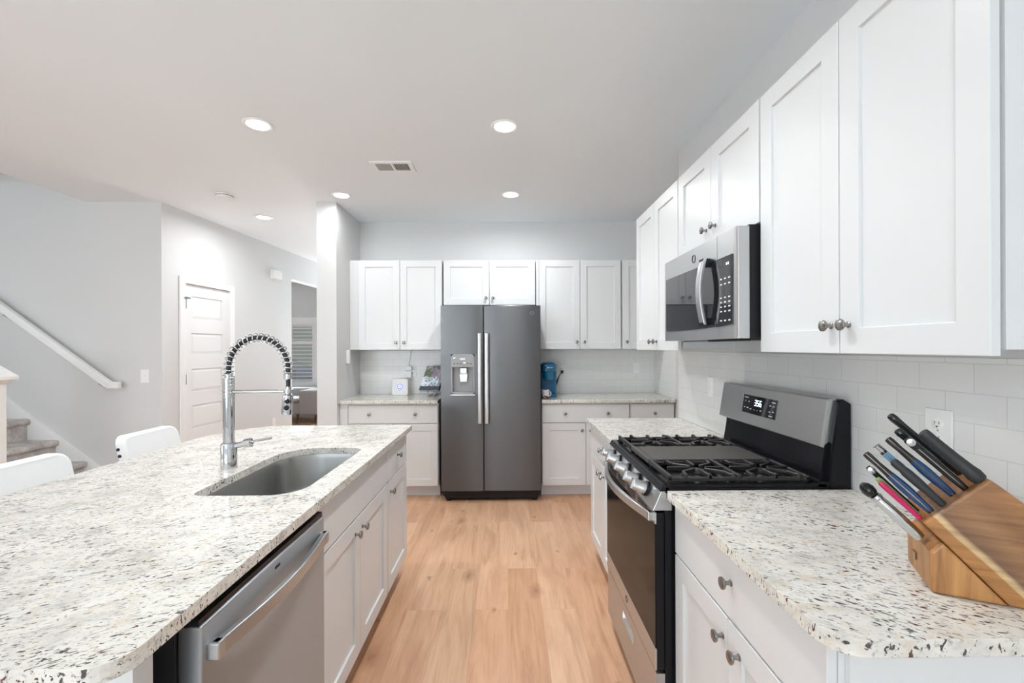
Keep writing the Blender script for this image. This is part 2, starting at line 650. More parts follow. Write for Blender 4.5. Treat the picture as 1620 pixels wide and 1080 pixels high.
def slab_bm(outer, hole, z0, z1):
    bm = bmesh.new()
    loops = []
    for poly in ([outer] + ([hole] if hole else [])):
        vs = [bm.verts.new((x, y, z1)) for x, y in poly]
        es = [bm.edges.new((vs[i], vs[(i + 1) % len(vs)])) for i in range(len(vs))]
        loops.append((vs, es))
    geom = bmesh.ops.triangle_fill(bm, use_beauty=True, use_dissolve=False, edges=[e for _, es in loops for e in es])
    faces = [g for g in geom['geom'] if isinstance(g, bmesh.types.BMFace)]
    ext = bmesh.ops.extrude_face_region(bm, geom=faces)
    bmesh.ops.translate(bm, verts=[g for g in ext['geom'] if isinstance(g, bmesh.types.BMVert)], vec=(0, 0, z0 - z1))
    return bm


# facing maps: (a along the width, d outward from the carcass face, z)
def face_map(face, where):
    if face == '-Y':
        return lambda a, d, z: (a, where - d, z), Vector((0, -1, 0))
    if face == '-X':
        return lambda a, d, z: (where - d, a, z), Vector((-1, 0, 0))
    if face == '+X':
        return lambda a, d, z: (where + d, a, z), Vector((1, 0, 0))


DOOR_T = 0.02


def shaker(fm, a0, a1, z0, z1, st=0.066, rail=0.066, rec=0.009):
    mb = MB()
    t = DOOR_T
    o = [(a0, z0), (a1, z0), (a1, z1), (a0, z1)]
    i = [(a0 + st, z0 + rail), (a1 - st, z0 + rail), (a1 - st, z1 - rail), (a0 + st, z1 - rail)]
    vs = [(a, 0.001, z) for a, z in o] + [(a, t, z) for a, z in o] + [(a, t, z) for a, z in i] + [(a, t - rec, z) for a, z in i]
    fs = [(0, 1, 2, 3), (12, 13, 14, 15)]
    for k in range(4):
        j = (k + 1) % 4
        fs += [(k, j, 4 + j, 4 + k), (4 + k, 4 + j, 8 + j, 8 + k), (8 + k, 8 + j, 12 + j, 12 + k)]
    mb.add([fm(*p) for p in vs], fs)
    return mb


def add_knob(fm_n, parent, a, z, d=DOOR_T):
    fm, nrm = fm_n
    mb = MB()
    prof = [(0.0085, -0.001), (0.0085, 0.002), (0.006, 0.004), (0.005, 0.012), (0.006, 0.016), (0.0135, 0.019),
            (0.0158, 0.0225), (0.015, 0.0262), (0.010, 0.0285), (0.004, 0.0295)]
    mb.lathe(prof, fm(a, d, z), nrm, 18)
    return build('knob', mb, M['nickel'], parent, smooth=35)


def add_door(root, face, where, a0, a1, z0, z1, knob=None, name='door', st=0.066):
    fmn = face_map(face, where)
    d = build(name, shaker(fmn[0], a0, a1, z0, z1, st=st), M['cabinet'], root, bevel=0.0016)
    if knob:
        add_knob(fmn, d, *knob)
    return d


def add_slab_front(root, face, where, a0, a1, z0, z1, knobs=(), name='drawer'):
    fmn = face_map(face, where)
    p0, p1 = fmn[0](a0, 0.001, z0), fmn[0](a1, DOOR_T, z1)
    d = build(name, MB().box(p0[0], p1[0], p0[1], p1[1], z0, z1), M['cabinet'], root, bevel=0.002)
    for k in knobs:
        add_knob(fmn, d, *k)
    return d


# ================================================================== STRUCTURE
H = 2.743
YB, XR, XN, YE = 4.86, 1.19, 1.575, 3.14          # back wall, right wall, nook side wall, end of right wall
XL, YF = -7.6, -4.5
YS = 4.19                                          # stair wall plane
HA, HPHI = Vector((-3.155, YS, 0)), -math.atan2(0.18, 2.96)   # hall wall frame: local y runs along it, +x faces the hall


def wall(name, *boxes, material='wall'):
    mb = MB()
    for b in boxes:
        mb.box(*b)
    return struct(build(name, mb, M[material], loc=(boxes[0][0], boxes[0][2], 0)))


def hall_to_world(x, y, z=0.0):
    c, s = math.cos(HPHI), math.sin(HPHI)
    return (HA.x + c * x - s * y, HA.y + s * x + c * y, z)


fl = build('floor', MB().box(XL - 0.1, XN + 0.4, -0.6, 9.6, -0.12, 0), M['floor'], loc=(0, 0, 0))
struct(fl)
struct(build('floor_added_carpet', MB().box(XL - 0.1, XN + 0.4, YF - 0.1, -0.6, -0.12, 0), paint('added_neutral_carpet', (0.55, 0.54, 0.52), 0.95, 200, 0.3), loc=(0, 0, 0)))  # unseen grey carpet added to cut the warm bounce of the planks
hole = [(-7.5, 3.25), (-3.84, 3.25), (-3.84, YS + 0.06), (-7.5, YS + 0.06)]
ceil = build('ceiling', None, M['ceiling'], bm=slab_bm([(XL - 0.1, YF - 0.1), (XN + 0.4, YF - 0.1), (XN + 0.4, 9.6), (XL - 0.1, 9.6)], hole, H, H + 0.28), loc=(0, 0, 0))
struct(ceil)
# stairwell above the ceiling
wall('wall_stairwell', (-7.6, -3.74, 3.13, 3.25, H + 0.28, 5.2))
wall('wall_stairwell_end', (-3.84, -3.72, 3.25, YS, H + 0.28, 5.2))
wall('wall_stairwell_side', (-7.6, -7.5, 3.25, YS, H + 0.28, 5.2))
struct(build('ceiling_stairwell', MB().box(-7.6, -3.72, 3.13, YS + 0.12, 5.2, 5.3), M['ceiling']))

wall('wall_back', (-1.58, XN + 0.12, YB, YB + 0.12, 0, H))
wall('wall_right', (XR, XN, YF, YE, 0, H))
wall('wall_nook', (XN, XN + 0.12, YE - 0.1, YB, 0, H))
wall('wall_pillar', (-1.745, -1.565, YS, YB + 0.12, 0, H))
wall('wall_hall_right', (-1.745, -1.58, YB + 0.12, 9.35, 0, H))
wall('wall_stair', (XL, -3.155, YS, YS + 0.12, 0, 5.2))
wall('wall_left', (XL - 0.1, XL, YF, -1.9, 0, H), (XL - 0.1, XL, 0.7, YS, 0, H), (XL - 0.1, XL, -1.9, 0.7, 0, 0.75),
     (XL - 0.1, XL, -1.9, 0.7, 2.25, H))
wall('wall_front', (XL, -4.3, YF - 0.1, YF, 0, H), (-0.9, XR, YF - 0.1, YF, 0, H), (-4.3, -0.9, YF - 0.1, YF, 2.3, H))
# hall wall with the door opening and the cased opening beyond
mb = MB()
mb.box(-0.12, 0, 0, 0.265, 0, H).box(-0.12, 0, 0.265, 0.925, 2.05, H).box(-0.12, 0, 0.925, 2.22, 0, H)
mb.box(-0.12, 0, 2.22, 3.5, 2.373, H).box(-0.12, 0, 3.5, 5.2, 0, H)
struct(build('wall_hall', mb, M['wall'], local=True, loc=HA, rotz=HPHI))
wall('wall_closet', (-4.4, -3.2, 5.55, 5.65, 0, H))
wall('wall_closet_side', (-4.4, -4.3, YS + 0.12, 5.55, 0, H))
wall('wall_far_left', (-6.3, -6.2, 5.65, 9.35, 0, H))
wall('wall_far_partition', (-6.3, -4.4, 5.55, 5.65, 0, H))
WX0, WX1, WZ0, WZ1 = -4.86, -3.95, 0.69, 1.89
wall('wall_far', (-6.3, WX0, 9.35, 9.47, 0, H), (WX1, -1.58, 9.35, 9.47, 0, H), (WX0, WX1, 9.35, 9.47, 0, WZ0),
     (WX0, WX1, 9.35, 9.47, WZ1, H))

# backsplashes
struct(build('trim_1', MB().box(XR - 0.008, XR, 0.75, YE - 0.002, 0.915, 1.372), M['tile']))
struct(build('trim_2', MB().box(-1.565, XN, YB - 0.008, YB, 0.915, 1.37), M['tile']))
struct(build('trim_3', MB().box(XN - 0.008, XN, 4.23, YB - 0.008, 0.915, 1.37), M['tile']))
# baseboards
struct(build('baseboard_hall', MB().box(0, 0.014, 0.99, 2.22, 0, 0.11), M['trim'], local=True, loc=HA, rotz=HPHI))
struct(build('baseboard_far', MB().box(-6.2, -1.745, 9.336, 9.35, 0, 0.11), M['trim']))
struct(build('baseboard_pillar', MB().box(-1.745, -1.565, YS - 0.014, YS, 0, 0.11), M['trim']))
struct(build('baseboard_stair', MB().box(-3.55, -3.155, YS - 0.014, YS, 0, 0.11), M['trim']))
# stair skirt board on the wall
sk = lambda x: 0.345 + (-3.73 - x) * 0.7566
mb = MB().prism([(-3.42, 0.0), (-3.42, 0.11), (-6.3, sk(-6.3)), (-6.3, sk(-6.3) - 0.29), (-3.75, 0.0)], 'y', YS - 0.018, YS)
struct(build('trim_4', mb, M['trim']))

# hall door: casing, slab with five panels, two hinges
mb = MB()
mb.box(0.0, 0.018, 0.198, 0.268, 0, 2.105).box(0.0, 0.018, 0.920, 0.990, 0, 2.105).box(0.0, 0.018, 0.268, 0.920, 2.04, 2.105)
mb.box(-0.12, 0.0, 0.255, 0.267, 0, 2.05).box(-0.12, 0.0, 0.921, 0.933, 0, 2.05)
struct(build('trim_5', mb, M['trim'], local=True, loc=HA, rotz=HPHI, bevel=0.004))


def panel_door():
    y0, y1, z0, z1 = 0.270, 0.918, 0.012, 2.038
    xf, xb, rec = -0.006, -0.04, 0.011
    pans = [(1.70, 1.925), (1.345, 1.558), (0.972, 1.20), (0.602, 0.835), (0.215, 0.465)]
    ya, yb = y0 + 0.095, y1 - 0.105
    mb = MB()
    zs = [z0] + [q for p in sorted(pans) for q in p] + [z1]
    mb.box(xb, xf - 0.013, y0, y1, z0, z1)
    for k in range(0, len(zs), 2):
        mb.box(xf - 0.0135, xf, y0, y1, zs[k], zs[k + 1])
    for p0, p1 in pans:
        mb.box(xf - 0.0135, xf, y0, ya, p0, p1).box(xf - 0.0135, xf, yb, y1, p0, p1)
        # raised field with sloped borders
        s = 0.03
        i = [(ya + s, p0 + s), (yb - s, p0 + s), (yb - s, p1 - s), (ya + s, p1 - s)]
        o = [(ya, p0), (yb, p0), (yb, p1), (ya, p1)]
        mb.add([(xf - rec, a, b) for a, b in o] + [(xf - 0.003, a, b) for a, b in i],
               [(4, 5, 6, 7)] + [(k, (k + 1) % 4, 4 + (k + 1) % 4, 4 + k) for k in range(4)])
    return mb


dr = struct(build('door_1', panel_door(), M['door'], local=True, loc=HA, rotz=HPHI))
for z in (1.80, 1.06, 0.22):
    h = build('hinge', MB().box(-0.0055, 0.012, 0.2695, 0.279, z, z + 0.09).cyl((0.014, 0.2745, z - 0.004), (0.014, 0.2745, z + 0.094), 0.0075, 12),
              M['nickel'], dr, local=True)
build('pin_stop', MB().cyl((0.022, 0.245, 1.898), (0.022, 0.315, 1.898), 0.0075, 8).cyl((0.016, 0.2745, 1.885), (0.016, 0.2745, 1.908), 0.011, 10),
      M['nickel'], dr, local=True)
build('door_handle', MB().lathe([(0.03, 0), (0.03, 0.008), (0.01, 0.012), (0.01, 0.04), (0.027, 0.05), (0.027, 0.065), (0.012, 0.075)], (-0.006, 0.86, 0.95), (1, 0, 0), 16),
      M['nickel'], dr, smooth=35, local=True)

# far window: frame, muntins, pane
mb = MB()
f = 0.05
mb.box(WX0, WX0 + f, 9.37, 9.45, WZ0, WZ1).box(WX1 - f, WX1, 9.37, 9.45, WZ0, WZ1)
mb.box(WX0 + f, WX1 - f, 9.37, 9.45, WZ0, WZ0 + f).box(WX0 + f, WX1 - f, 9.37, 9.45, WZ1 - f, WZ1)
mb.box(WX0 + f, WX1 - f, 9.375, 9.45, 1.48, 1.56)
w1 = struct(build('window_1', mb, M['trim']))
glass = bpy.data.materials.new('window_glass')
glass.use_nodes = True
_nt = glass.node_tree
_nt.nodes.clear()
_o = _nt.nodes.new('ShaderNodeOutputMaterial')
_t = _nt.nodes.new('ShaderNodeBsdfTransparent')
_g = _nt.nodes.new('ShaderNodeBsdfGlossy')
_g.inputs['Roughness'].default_value = 0.02
_m = _nt.nodes.new('ShaderNodeMixShader')
_m.inputs[0].default_value = 0.06
_nt.links.new(_t.outputs[0], _m.inputs[1])
_nt.links.new(_g.outputs[0], _m.inputs[2])
_nt.links.new(_m.outputs[0], _o.inputs[0])
build('window_pane', MB().box(WX0 + f, WX1 - f, 9.405, 9.411, WZ0 + f, WZ1 - f), glass, w1)
mb = MB()
mb.box(WX0 - 0.09, WX0, 9.33, 9.35, WZ0 - 0.09, WZ1 + 0.14).box(WX1, WX1 + 0.09, 9.33, 9.35, WZ0 - 0.09, WZ1 + 0.14)
mb.box(WX0, WX1, 9.33, 9.35, WZ1, WZ1 + 0.14).box(WX0 - 0.11, WX1 + 0.11, 9.31, 9.35, WZ0 - 0.03, WZ0)
mb.box(WX0, WX1, 9.33, 9.35, WZ0 - 0.09, WZ0 - 0.03)
struct(build('trim_6', mb, M['trim']))

# ================================================================== KITCHEN: BASE CABINETS
ZT0, ZT1 = 0.885, 0.915


def carcass(root, face, where, a0, a1, depth, toe=0.075, z1=ZT0, toe_h=0.105, ends=()):
    """cabinet box with a recessed plinth"""
    fm, _ = face_map(face, where)
    p, q = fm(a0, 0, 0), fm(a1, -depth, 0)
    build('body', MB().box(p[0], q[0], p[1], q[1], toe_h, z1), M['cabinet'], root)
    p, q = fm(a0, -toe, 0), fm(a1, -depth, 0)
    build('toe_kick', MB().box(p[0], q[0], p[1], q[1], 0, toe_h), M['toe'], root)


G_BACK = 'base cabinets on the back wall'
FB = 4.27                      # carcass face of back base cabinets (door face 4.25)
# left of the refrigerator
r = thing('base_cabinet', 'white shaker base cabinet with a wide two-knob drawer, left of the refrigerator', 'cabinet', (-1.1, FB, 0), G_BACK)
carcass(r, '-Y', FB, -1.563, -0.645, YB - FB - 0.004)
add_slab_front(r, '-Y', FB, -1.482, -0.652, 0.70, 0.866, [(-1.285, 0.787), (-0.858, 0.787)])
add_door(r, '-Y', FB, -1.482, -1.069, 0.115, 0.693, (-1.11, 0.63))
add_door(r, '-Y', FB, -1.065, -0.652, 0.115, 0.693, (-1.02, 0.63))
build('filler', MB().box(-1.563, -1.49, FB - 0.012, FB - 0.0005, 0.105, ZT0), M['cabinet'], r)
# right of the refrigerator
r = thing('base_cabinet', 'white shaker base cabinet with a two-knob drawer, right of the refrigerator', 'cabinet', (0.73, FB, 0), G_BACK)
carcass(r, '-Y', FB, 0.318, 1.142, YB - FB - 0.004)
add_slab_front(r, '-Y', FB, 0.325, 1.136, 0.70, 0.866, [(0.535, 0.785), (0.935, 0.785)])
add_door(r, '-Y', FB, 0.325, 0.729, 0.115, 0.693, (0.69, 0.63))
add_door(r, '-Y', FB, 0.733, 1.136, 0.115, 0.693, (0.772, 0.63))
r = thing('base_cabinet', 'white base cabinet with a single-knob drawer in the back right corner', 'cabinet', (1.36, FB, 0), G_BACK)
carcass(r, '-Y', FB, 1.146, XN - 0.012, YB - FB - 0.004)
add_slab_front(r, '-Y', FB, 1.153, XN - 0.015, 0.70, 0.866, [(1.375, 0.785)])
add_door(r, '-Y', FB, 1.153, XN - 0.015, 0.115, 0.693, (1.195, 0.63))

# right wall run
FR = 0.583                     # carcass face, door face .563
G_RIGHT = 'base cabinets on the right wall'
r = thing('base_cabinet', 'white base cabinet with drawer and two doors, under the knife block counter', 'cabinet', (0.88, 1.16, 0), G_RIGHT)
carcass(r, '-X', FR, 0.80, 1.535, XR - FR - 0.004)
add_slab_front(r, '-X', FR, 0.80, 1.53, 0.712, 0.872, [(1.145, 0.806)])
add_door(r, '-X', FR, 0.80, 1.163, 0.115, 0.705, (1.105, 0.645))
add_door(r, '-X', FR, 1.167, 1.53, 0.115, 0.705, (1.19, 0.645))
build('end_panel', MB().box(FR + 0.012, XR - 0.004, 0.788, 0.799, 0, ZT0), M['cabinet'], r)
r = thing('base_cabinet', 'white shaker base cabinet with drawer and double doors beyond the gas range', 'cabinet', (0.88, 2.71, 0), G_RIGHT)
carcass(r, '-X', FR, 2.316, 3.095, XR - FR - 0.004)
add_slab_front(r, '-X', FR, 2.322, 3.088, 0.712, 0.872, [(2.70, 0.79)])
add_door(r, '-X', FR, 2.322, 2.703, 0.115, 0.705, (2.66, 0.64))
add_door(r, '-X', FR, 2.707, 3.088, 0.115, 0.705, (2.75, 0.64))

# island
FI = -0.65                     # carcass face, door face -.63
IB = -1.27                     # back of island cabinets
G_ISL = 'island base cabinets'
r = thing('base_cabinet', 'narrow white island cabinet with one drawer over one door at the far end', 'cabinet', (-0.95, 2.62, 0), G_ISL)
carcass(r, '+X', FI, 2.39, 2.845, FI - IB)
add_slab_front(r, '+X', FI, 2.397, 2.84, 0.70, 0.866, [(2.60, 0.795)])
add_door(r, '+X', FI, 2.397, 2.84, 0.115, 0.693, (2.445, 0.635))
r = thing('sink_cabinet', 'white island sink cabinet with a plain false front above two shaker doors', 'cabinet', (-0.95, 1.95, 0), G_ISL)
mb = MB()
x0, x1 = IB, FI
mb.box(x0, x1, 1.516, 1.534, 0.105, 0.885).box(x0, x1, 2.37, 2.388, 0.105, 0.885).box(x0, x0 + 0.018, 1.534, 2.37, 0.105, 0.885)
mb.box(x0, x1, 1.534, 2.37, 0.105, 0.123).box(FI - 0.018, FI, 1.534, 2.37, 0.123, 0.885)
build('body', mb, M['cabinet'], r)
build('toe_kick', MB().box(IB, FI - 0.075, 1.516, 2.388, 0, 0.105), M['toe'], r)
add_slab_front(r, '+X', FI, 1.522, 2.383, 0.70, 0.866, (), 'false_front')
add_door(r, '+X', FI, 1.522, 1.948, 0.115, 0.693, (1.885, 0.633))
add_door(r, '+X', FI, 1.952, 2.383, 0.115, 0.693, (1.975, 0.633))
bp = build('island_back_panel', MB().box(IB - 0.022, IB - 0.002, 0.80, 2.845, 0, ZT0), M['cabinet'])
tag(bp, 'plain white panel closing the island behind the cabinets on the stool side', 'panel')
ep = build('island_end_panel', MB().box(IB, -0.655, 0.80, 0.845, 0, ZT0), M['cabinet'])
tag(ep, 'white end panel of the island beside the dishwasher near the corner', 'panel')

# ------------------------------------------------------------------ countertops
cr = []
isl = [(-0.605, 2.89)]
for k in range(13):            # far corner on the stool side is swept round
    a = math.radians(90 + 90 * k / 12)
    isl.append((-1.39 + 0.30 * math.cos(a), 2.45 + 0.44 * math.sin(a)))
isl += [(-1.69, 0.76), (-1.672, 0.718), (-1.63, 0.70)]
for k in range(9):
    a = math.radians(270 + 90 * k / 8)
    isl.append((-0.665 + 0.06 * math.cos(a), 0.76 + 0.06 * math.sin(a)))
SX0, SX1, SY0, SY1 = -1.062, -0.702, 1.522, 2.245
sink_hole = rrect(SX0, SX1, SY0, SY1, (0.07, 0.17, 0.045, 0.11), 8)
o = build('island_countertop', None, M['granite'], bm=slab_bm(isl, sink_hole, ZT0, ZT1), bevel=0.004, loc=(-1.15, 1.8, ZT0))
tag(o, 'long speckled cream granite island top with the sink cut-out', 'countertop', 'granite countertops')
near = [(XR - 0.0085, 1.541), (0.541, 1.541)]
for k in range(9):
    a = math.radians(180 + 90 * k / 8)
    near.append((0.601 + 0.06 * math.cos(a), 0.81 + 0.06 * math.sin(a)))
near += [(XR - 0.0085, 0.75)]
o = build('countertop', None, M['granite_right'], bm=slab_bm(near, None, ZT0, ZT1), bevel=0.004)
tag(o, 'near right granite countertop with rounded corner carrying the wooden knife block', 'countertop', 'granite countertops')
o = build('countertop', MB().box(0.541, XR - 0.0085, 2.312, 3.118, ZT0, ZT1), M['granite_right'], bevel=0.004)
tag(o, 'short granite countertop on the right wall just beyond the gas range', 'countertop', 'granite countertops')
o = build('countertop', MB().box(-1.6, -0.645, 4.215, YB - 0.0085, ZT0, ZT1), M['granite'], bevel=0.004)
# notch so that the slab laps the pillar front only
tag(o, 'granite countertop left of the refrigerator under the white hub and recipe book', 'countertop', 'granite countertops')
bpy.data.objects.remove(o)
lap = [(-0.645, 4.215), (-0.645, YB - 0.0085), (-1.5635, YB - 0.0085), (-1.5635, 4.215)]
o = build('countertop', None, M['granite'], bm=slab_bm(lap, None, ZT0, ZT1), bevel=0.004)
tag(o, 'granite countertop left of the refrigerator under the white hub and recipe book', 'countertop', 'granite countertops')
o = build('countertop', MB().box(0.316, XN - 0.0095, 4.215, YB - 0.0085, ZT0, ZT1), M['granite'], bevel=0.004)
tag(o, 'granite countertop right of the refrigerator under the blue coffee maker', 'countertop', 'granite countertops')


# ------------------------------------------------------------------ sink
def sink_bowl():
    bm = bmesh.new()

    def ring(off, z):
        poly = rrect(SX0 - 0.004 + off, SX1 + 0.004 - off, SY0 - 0.004 + off, SY1 + 0.004 - off,
                     tuple(max(0.03, q + 0.004 - off * 0.4) for q in (0.07, 0.17, 0.045, 0.11)), 8)
        return [bm.verts.new((x, y, z)) for x, y in poly]
    rings = [ring(-0.018, ZT0 - 0.001), ring(0.0, ZT0 - 0.001), ring(0.006, ZT0 - 0.02), ring(0.012, 0.74), ring(0.02, 0.71), ring(0.05, 0.693),
             ring(0.10, 0.688)]
    for a, b in zip(rings, rings[1:]):
        n = len(a)
        for i in range(n):
            bm.faces.new((a[i], a[(i + 1) % n], b[(i + 1) % n], b[i]))
    bm.faces.new(rings[-1])
    return bm


r = thing('kitchen_sink', 'undermount stainless steel sink bowl set into the island top', 'sink', (-0.88, 1.88, 0.68))
o = build('bowl', None, M['sink_steel'], r, smooth=50, bm=sink_bowl())
md = o.modifiers.new('wall', 'SOLIDIFY')
md.thickness = 0.0015
md.offset = 1
build('drain', MB().lathe([(0.045, 0), (0.045, 0.003), (0.038, 0.004), (0.03, 0.002), (0.004, 0.002)], (-0.9, 1.9, 0.6882), (0, 0, 1), 24), M['chrome'], r, smooth=35)

# ------------------------------------------------------------------ faucet
FX, FY = -1.138, 1.87
r = thing('kitchen_faucet', 'tall chrome spring-neck kitchen faucet standing beside the island sink', 'faucet', (FX, FY, ZT1))
build('base', MB().lathe([(0.030, 0), (0.030, 0.098), (0.027, 0.104), (0.02, 0.106)], (FX, FY, ZT1), (0, 0, 1), 28), M['chrome'], r, smooth=35)
build('column', MB().lathe([(0.0215, 0.10), (0.0215, 0.36), (0.023, 0.362), (0.023, 0.365), (0.014, 0.367), (0.014, 0.385)], (FX, FY, ZT1), (0, 0, 1), 28), M['chrome'], r, smooth=35)
# tightly wound collar coil
pts = []
for k in range(12 * 7 + 1):
    a = 2 * math.pi * k / 12
    pts.append((FX + 0.0205 * math.cos(a), FY + 0.0205 * math.sin(a), ZT1 + 0.278 + 0.108 * k / 84))
build('collar_spring', MB().tube(pts, 0.0034, 6), M['chrome'], r, smooth=60)
# hose path: up, over, down
R = 0.121
cxh, czh = FX + R, 1.318
path = [Vector((FX, FY, ZT1 + 0.36)), Vector((FX, FY, 1.30))]
for k in range(25):
    a = math.pi - math.pi * k / 24
    path.append(Vector((cxh + R * math.cos(a), FY, czh + R * math.sin(a) * 1.07)))
path.append(Vector((FX + 2 * R, FY, 1.30)))
path.append(Vector((FX + 2 * R, FY, 1.222)))
build('hose', MB().tube(path, [0.0095] * (len(path) - 2) + [0.0085, 0.0085], 10), M['dark_grey'], r, smooth=60)
arc = path[1:-1]
pts, turns, seg = [], 21, 14
N = turns * seg
cum = [0.0]
for a, b in zip(arc, arc[1:]):
    cum.append(cum[-1] + (b - a).length)
for k in range(N + 1):
    s = cum[-1] * k / N
    i = max(j for j in range(len(cum) - 1) if cum[j] <= s + 1e-9)
    t = (s - cum[i]) / (cum[i + 1] - cum[i])
    p = arc[i].lerp(arc[i + 1], t)
    tan = (arc[i + 1] - arc[i]).normalized()
    side = Vector((0, 1, 0))
    nn = tan.cross(side)
    a = 2 * math.pi * k / seg
    pts.append(p + nn * (0.0175 * math.cos(a)) + side * (0.0175 * math.sin(a)))
build('neck_spring', MB().tube(pts, 0.0025, 6), M['chrome'], r, smooth=60)
HX = FX + 2 * R
build('spring_ferrule', MB().lathe([(0.017, 0), (0.017, 0.02), (0.012, 0.026)], (HX, FY, 1.278), (0, 0, 1), 20), M['chrome'], r, smooth=35)
build('support_arm', MB().tube([(FX + 0.02, FY, 1.226), (HX - 0.016, FY, 1.228)], 0.008, 12).lathe([(0.019, 0), (0.019, 0.014)], (HX, FY, 1.222), (0, 0, 1), 20), M['chrome'], r, smooth=35)
hd = build('spray_head', MB().lathe([(0.011, 0), (0.011, 0.03), (0.0195, 0.034), (0.0225, 0.10), (0.021, 0.112), (0.012, 0.114)], (HX + 0.001, FY, 1.246), (-0.06, 0, -1), 22), M['chrome'], r, smooth=35)
build('button', MB().lathe([(0.010, 0), (0.010, 0.006), (0.007, 0.008)], (HX + 0.006, FY - 0.0195, 1.189), (0.3, -1, 0), 14), M['black_matte'], hd, smooth=35)
build('button', MB().lathe([(0.010, 0), (0.010, 0.006), (0.007, 0.008)], (HX + 0.003, FY - 0.0205, 1.163), (0.3, -1, 0), 14), M['black_matte'], hd, smooth=35)
lv = build('valve', MB().lathe([(0.012, 0.0), (0.012, 0.045), (0.019, 0.047), (0.019, 0.072), (0.012, 0.075)], (FX + 0.02, FY, 1.005), (1, 0, 0.22), 18), M['chrome'], r, smooth=35)
build('lever', MB().tube([(FX + 0.085, FY, 1.021), (FX + 0.175, FY - 0.004, 1.038)], [0.0055, 0.0045], 10), M['chrome'], r, smooth=35)

# ------------------------------------------------------------------ dishwasher
r = thing('dishwasher', 'stainless steel dishwasher with a bowed bar handle built into the island', 'dishwasher', (-0.93, 1.205, 0))
build('body', MB().box(IB, -0.655, 0.90, 1.51, 0.09, 0.868), M['dark_grey'], r)
# door front: slightly bowed skin
mb = MB().box(-0.653, -0.606, 0.903, 1.507, 0.115, 0.853)
dd = build('door', mb, M['dishwasher_steel'], r, bevel=0.004)
build('control_strip', MB().box(-0.653, -0.612, 0.905, 1.505, 0.854, 0.866), M['black'], r)
pts, n = [], 18
mb = MB()
for k in range(n + 1):
    t = k / n
    y = 0.925 + 0.56 * t
    b = 0.020 + 0.026 * math.sin(math.pi * t)
    pts.append((y, b))
out = [(-0.606 + b, y) for y, b in pts] + [(-0.606 + b - 0.017, y) for y, b in reversed(pts)]
mb.prism(out, 'z', 0.775, 0.81)
build('handle', mb.box(-0.607, -0.582, 0.921, 0.944, 0.775, 0.81).box(-0.607, -0.582, 1.466, 1.489, 0.775, 0.81), M['steel'], r, bevel=0.003)
build('badge', MB().box(-0.6065, -0.6052, 1.19, 1.215, 0.828, 0.836), M['dark_grey'], dd)
build('toe_kick', MB().box(-0.72, -0.70, 0.905, 1.505, 0.0, 0.09), M['black_matte'], r)

# ------------------------------------------------------------------ refrigerator
FX0, FX1, FYD = -0.6055, 0.302, 4.138
r = thing('refrigerator', 'stainless steel side-by-side refrigerator with an ice and water dispenser', 'refrigerator', (-0.15, 4.5, 0))
build('body', MB().box(FX0 + 0.006, FX1 - 0.006, FYD + 0.075, YB - 0.03, 0.03, 1.765), M['dark_grey'], r, bevel=0.004)
build('base_grille', MB().box(FX0 + 0.03, FX1 - 0.03, FYD + 0.03, FYD + 0.07, 0.028, 0.095), M['black_matte'], r)
for x in (FX0 + 0.06, FX1 - 0.06):
    build('foot', MB().cyl((x, FYD + 0.06, 0), (x, FYD + 0.06, 0.03), 0.022, 12), M['black_matte'], r)
XS = -0.2185
DX0, DX1, DZ0, DZ1 = -0.513, -0.298, 0.978, 1.342


def fridge_door(x0, x1, cut=None):
    poly = []
    n = 10
    y0, y1 = FYD, FYD + 0.07
    for k in range(n + 1):     # slightly crowned front
        t = k / n
        poly.append((x0 + (x1 - x0) * t, y0 + 0.006 * (2 * t - 1) ** 4))
    poly += [(x1, y1), (x0, y1)]
    return poly


# freezer door, cut round the dispenser
zs = [(0.10, DZ0), (DZ1, 1.785)]
mb = MB()
x0, x1 = FX0, XS - 0.004
mb.prism(fridge_door(x0, x1), 'z', 0.10, DZ0).prism(fridge_door(x0, x1), 'z', DZ1, 1.785)
mb.box(x0, DX0, FYD + 0.001, FYD + 0.07, DZ0, DZ1).box(DX1, x1, FYD + 0.001, FYD + 0.07, DZ0, DZ1)
mb.box(DX0, DX1, FYD + 0.065, FYD + 0.07, DZ0, DZ1)
fd = build('freezer_door', mb, M['fridge_steel'], r, smooth=30)
rd = build('fridge_door', MB().prism(fridge_door(XS + 0.004, FX1), 'z', 0.10, 1.785), M['fridge_steel'], r, smooth=30, bevel=0.004)
build('door_seal', MB().box(XS - 0.004, XS + 0.004, FYD + 0.02, FYD + 0.07, 0.10, 1.78), M['black_matte'], r)
for nm, xa in (('handle', -0.250), ('handle', -0.187)):
    mb = MB().prism(rrect(xa - 0.0185, xa + 0.0185, FYD - 0.062, FYD - 0.04, 0.008, 4), 'z', 0.722, 1.531)
    mb.box(xa - 0.012, xa + 0.012, FYD - 0.042, FYD + 0.006, 0.74, 0.775).box(xa - 0.012, xa + 0.012, FYD - 0.042, FYD + 0.006, 1.478, 1.513)
    build(nm, mb, M['steel'], fd if xa < XS else rd, smooth=35)
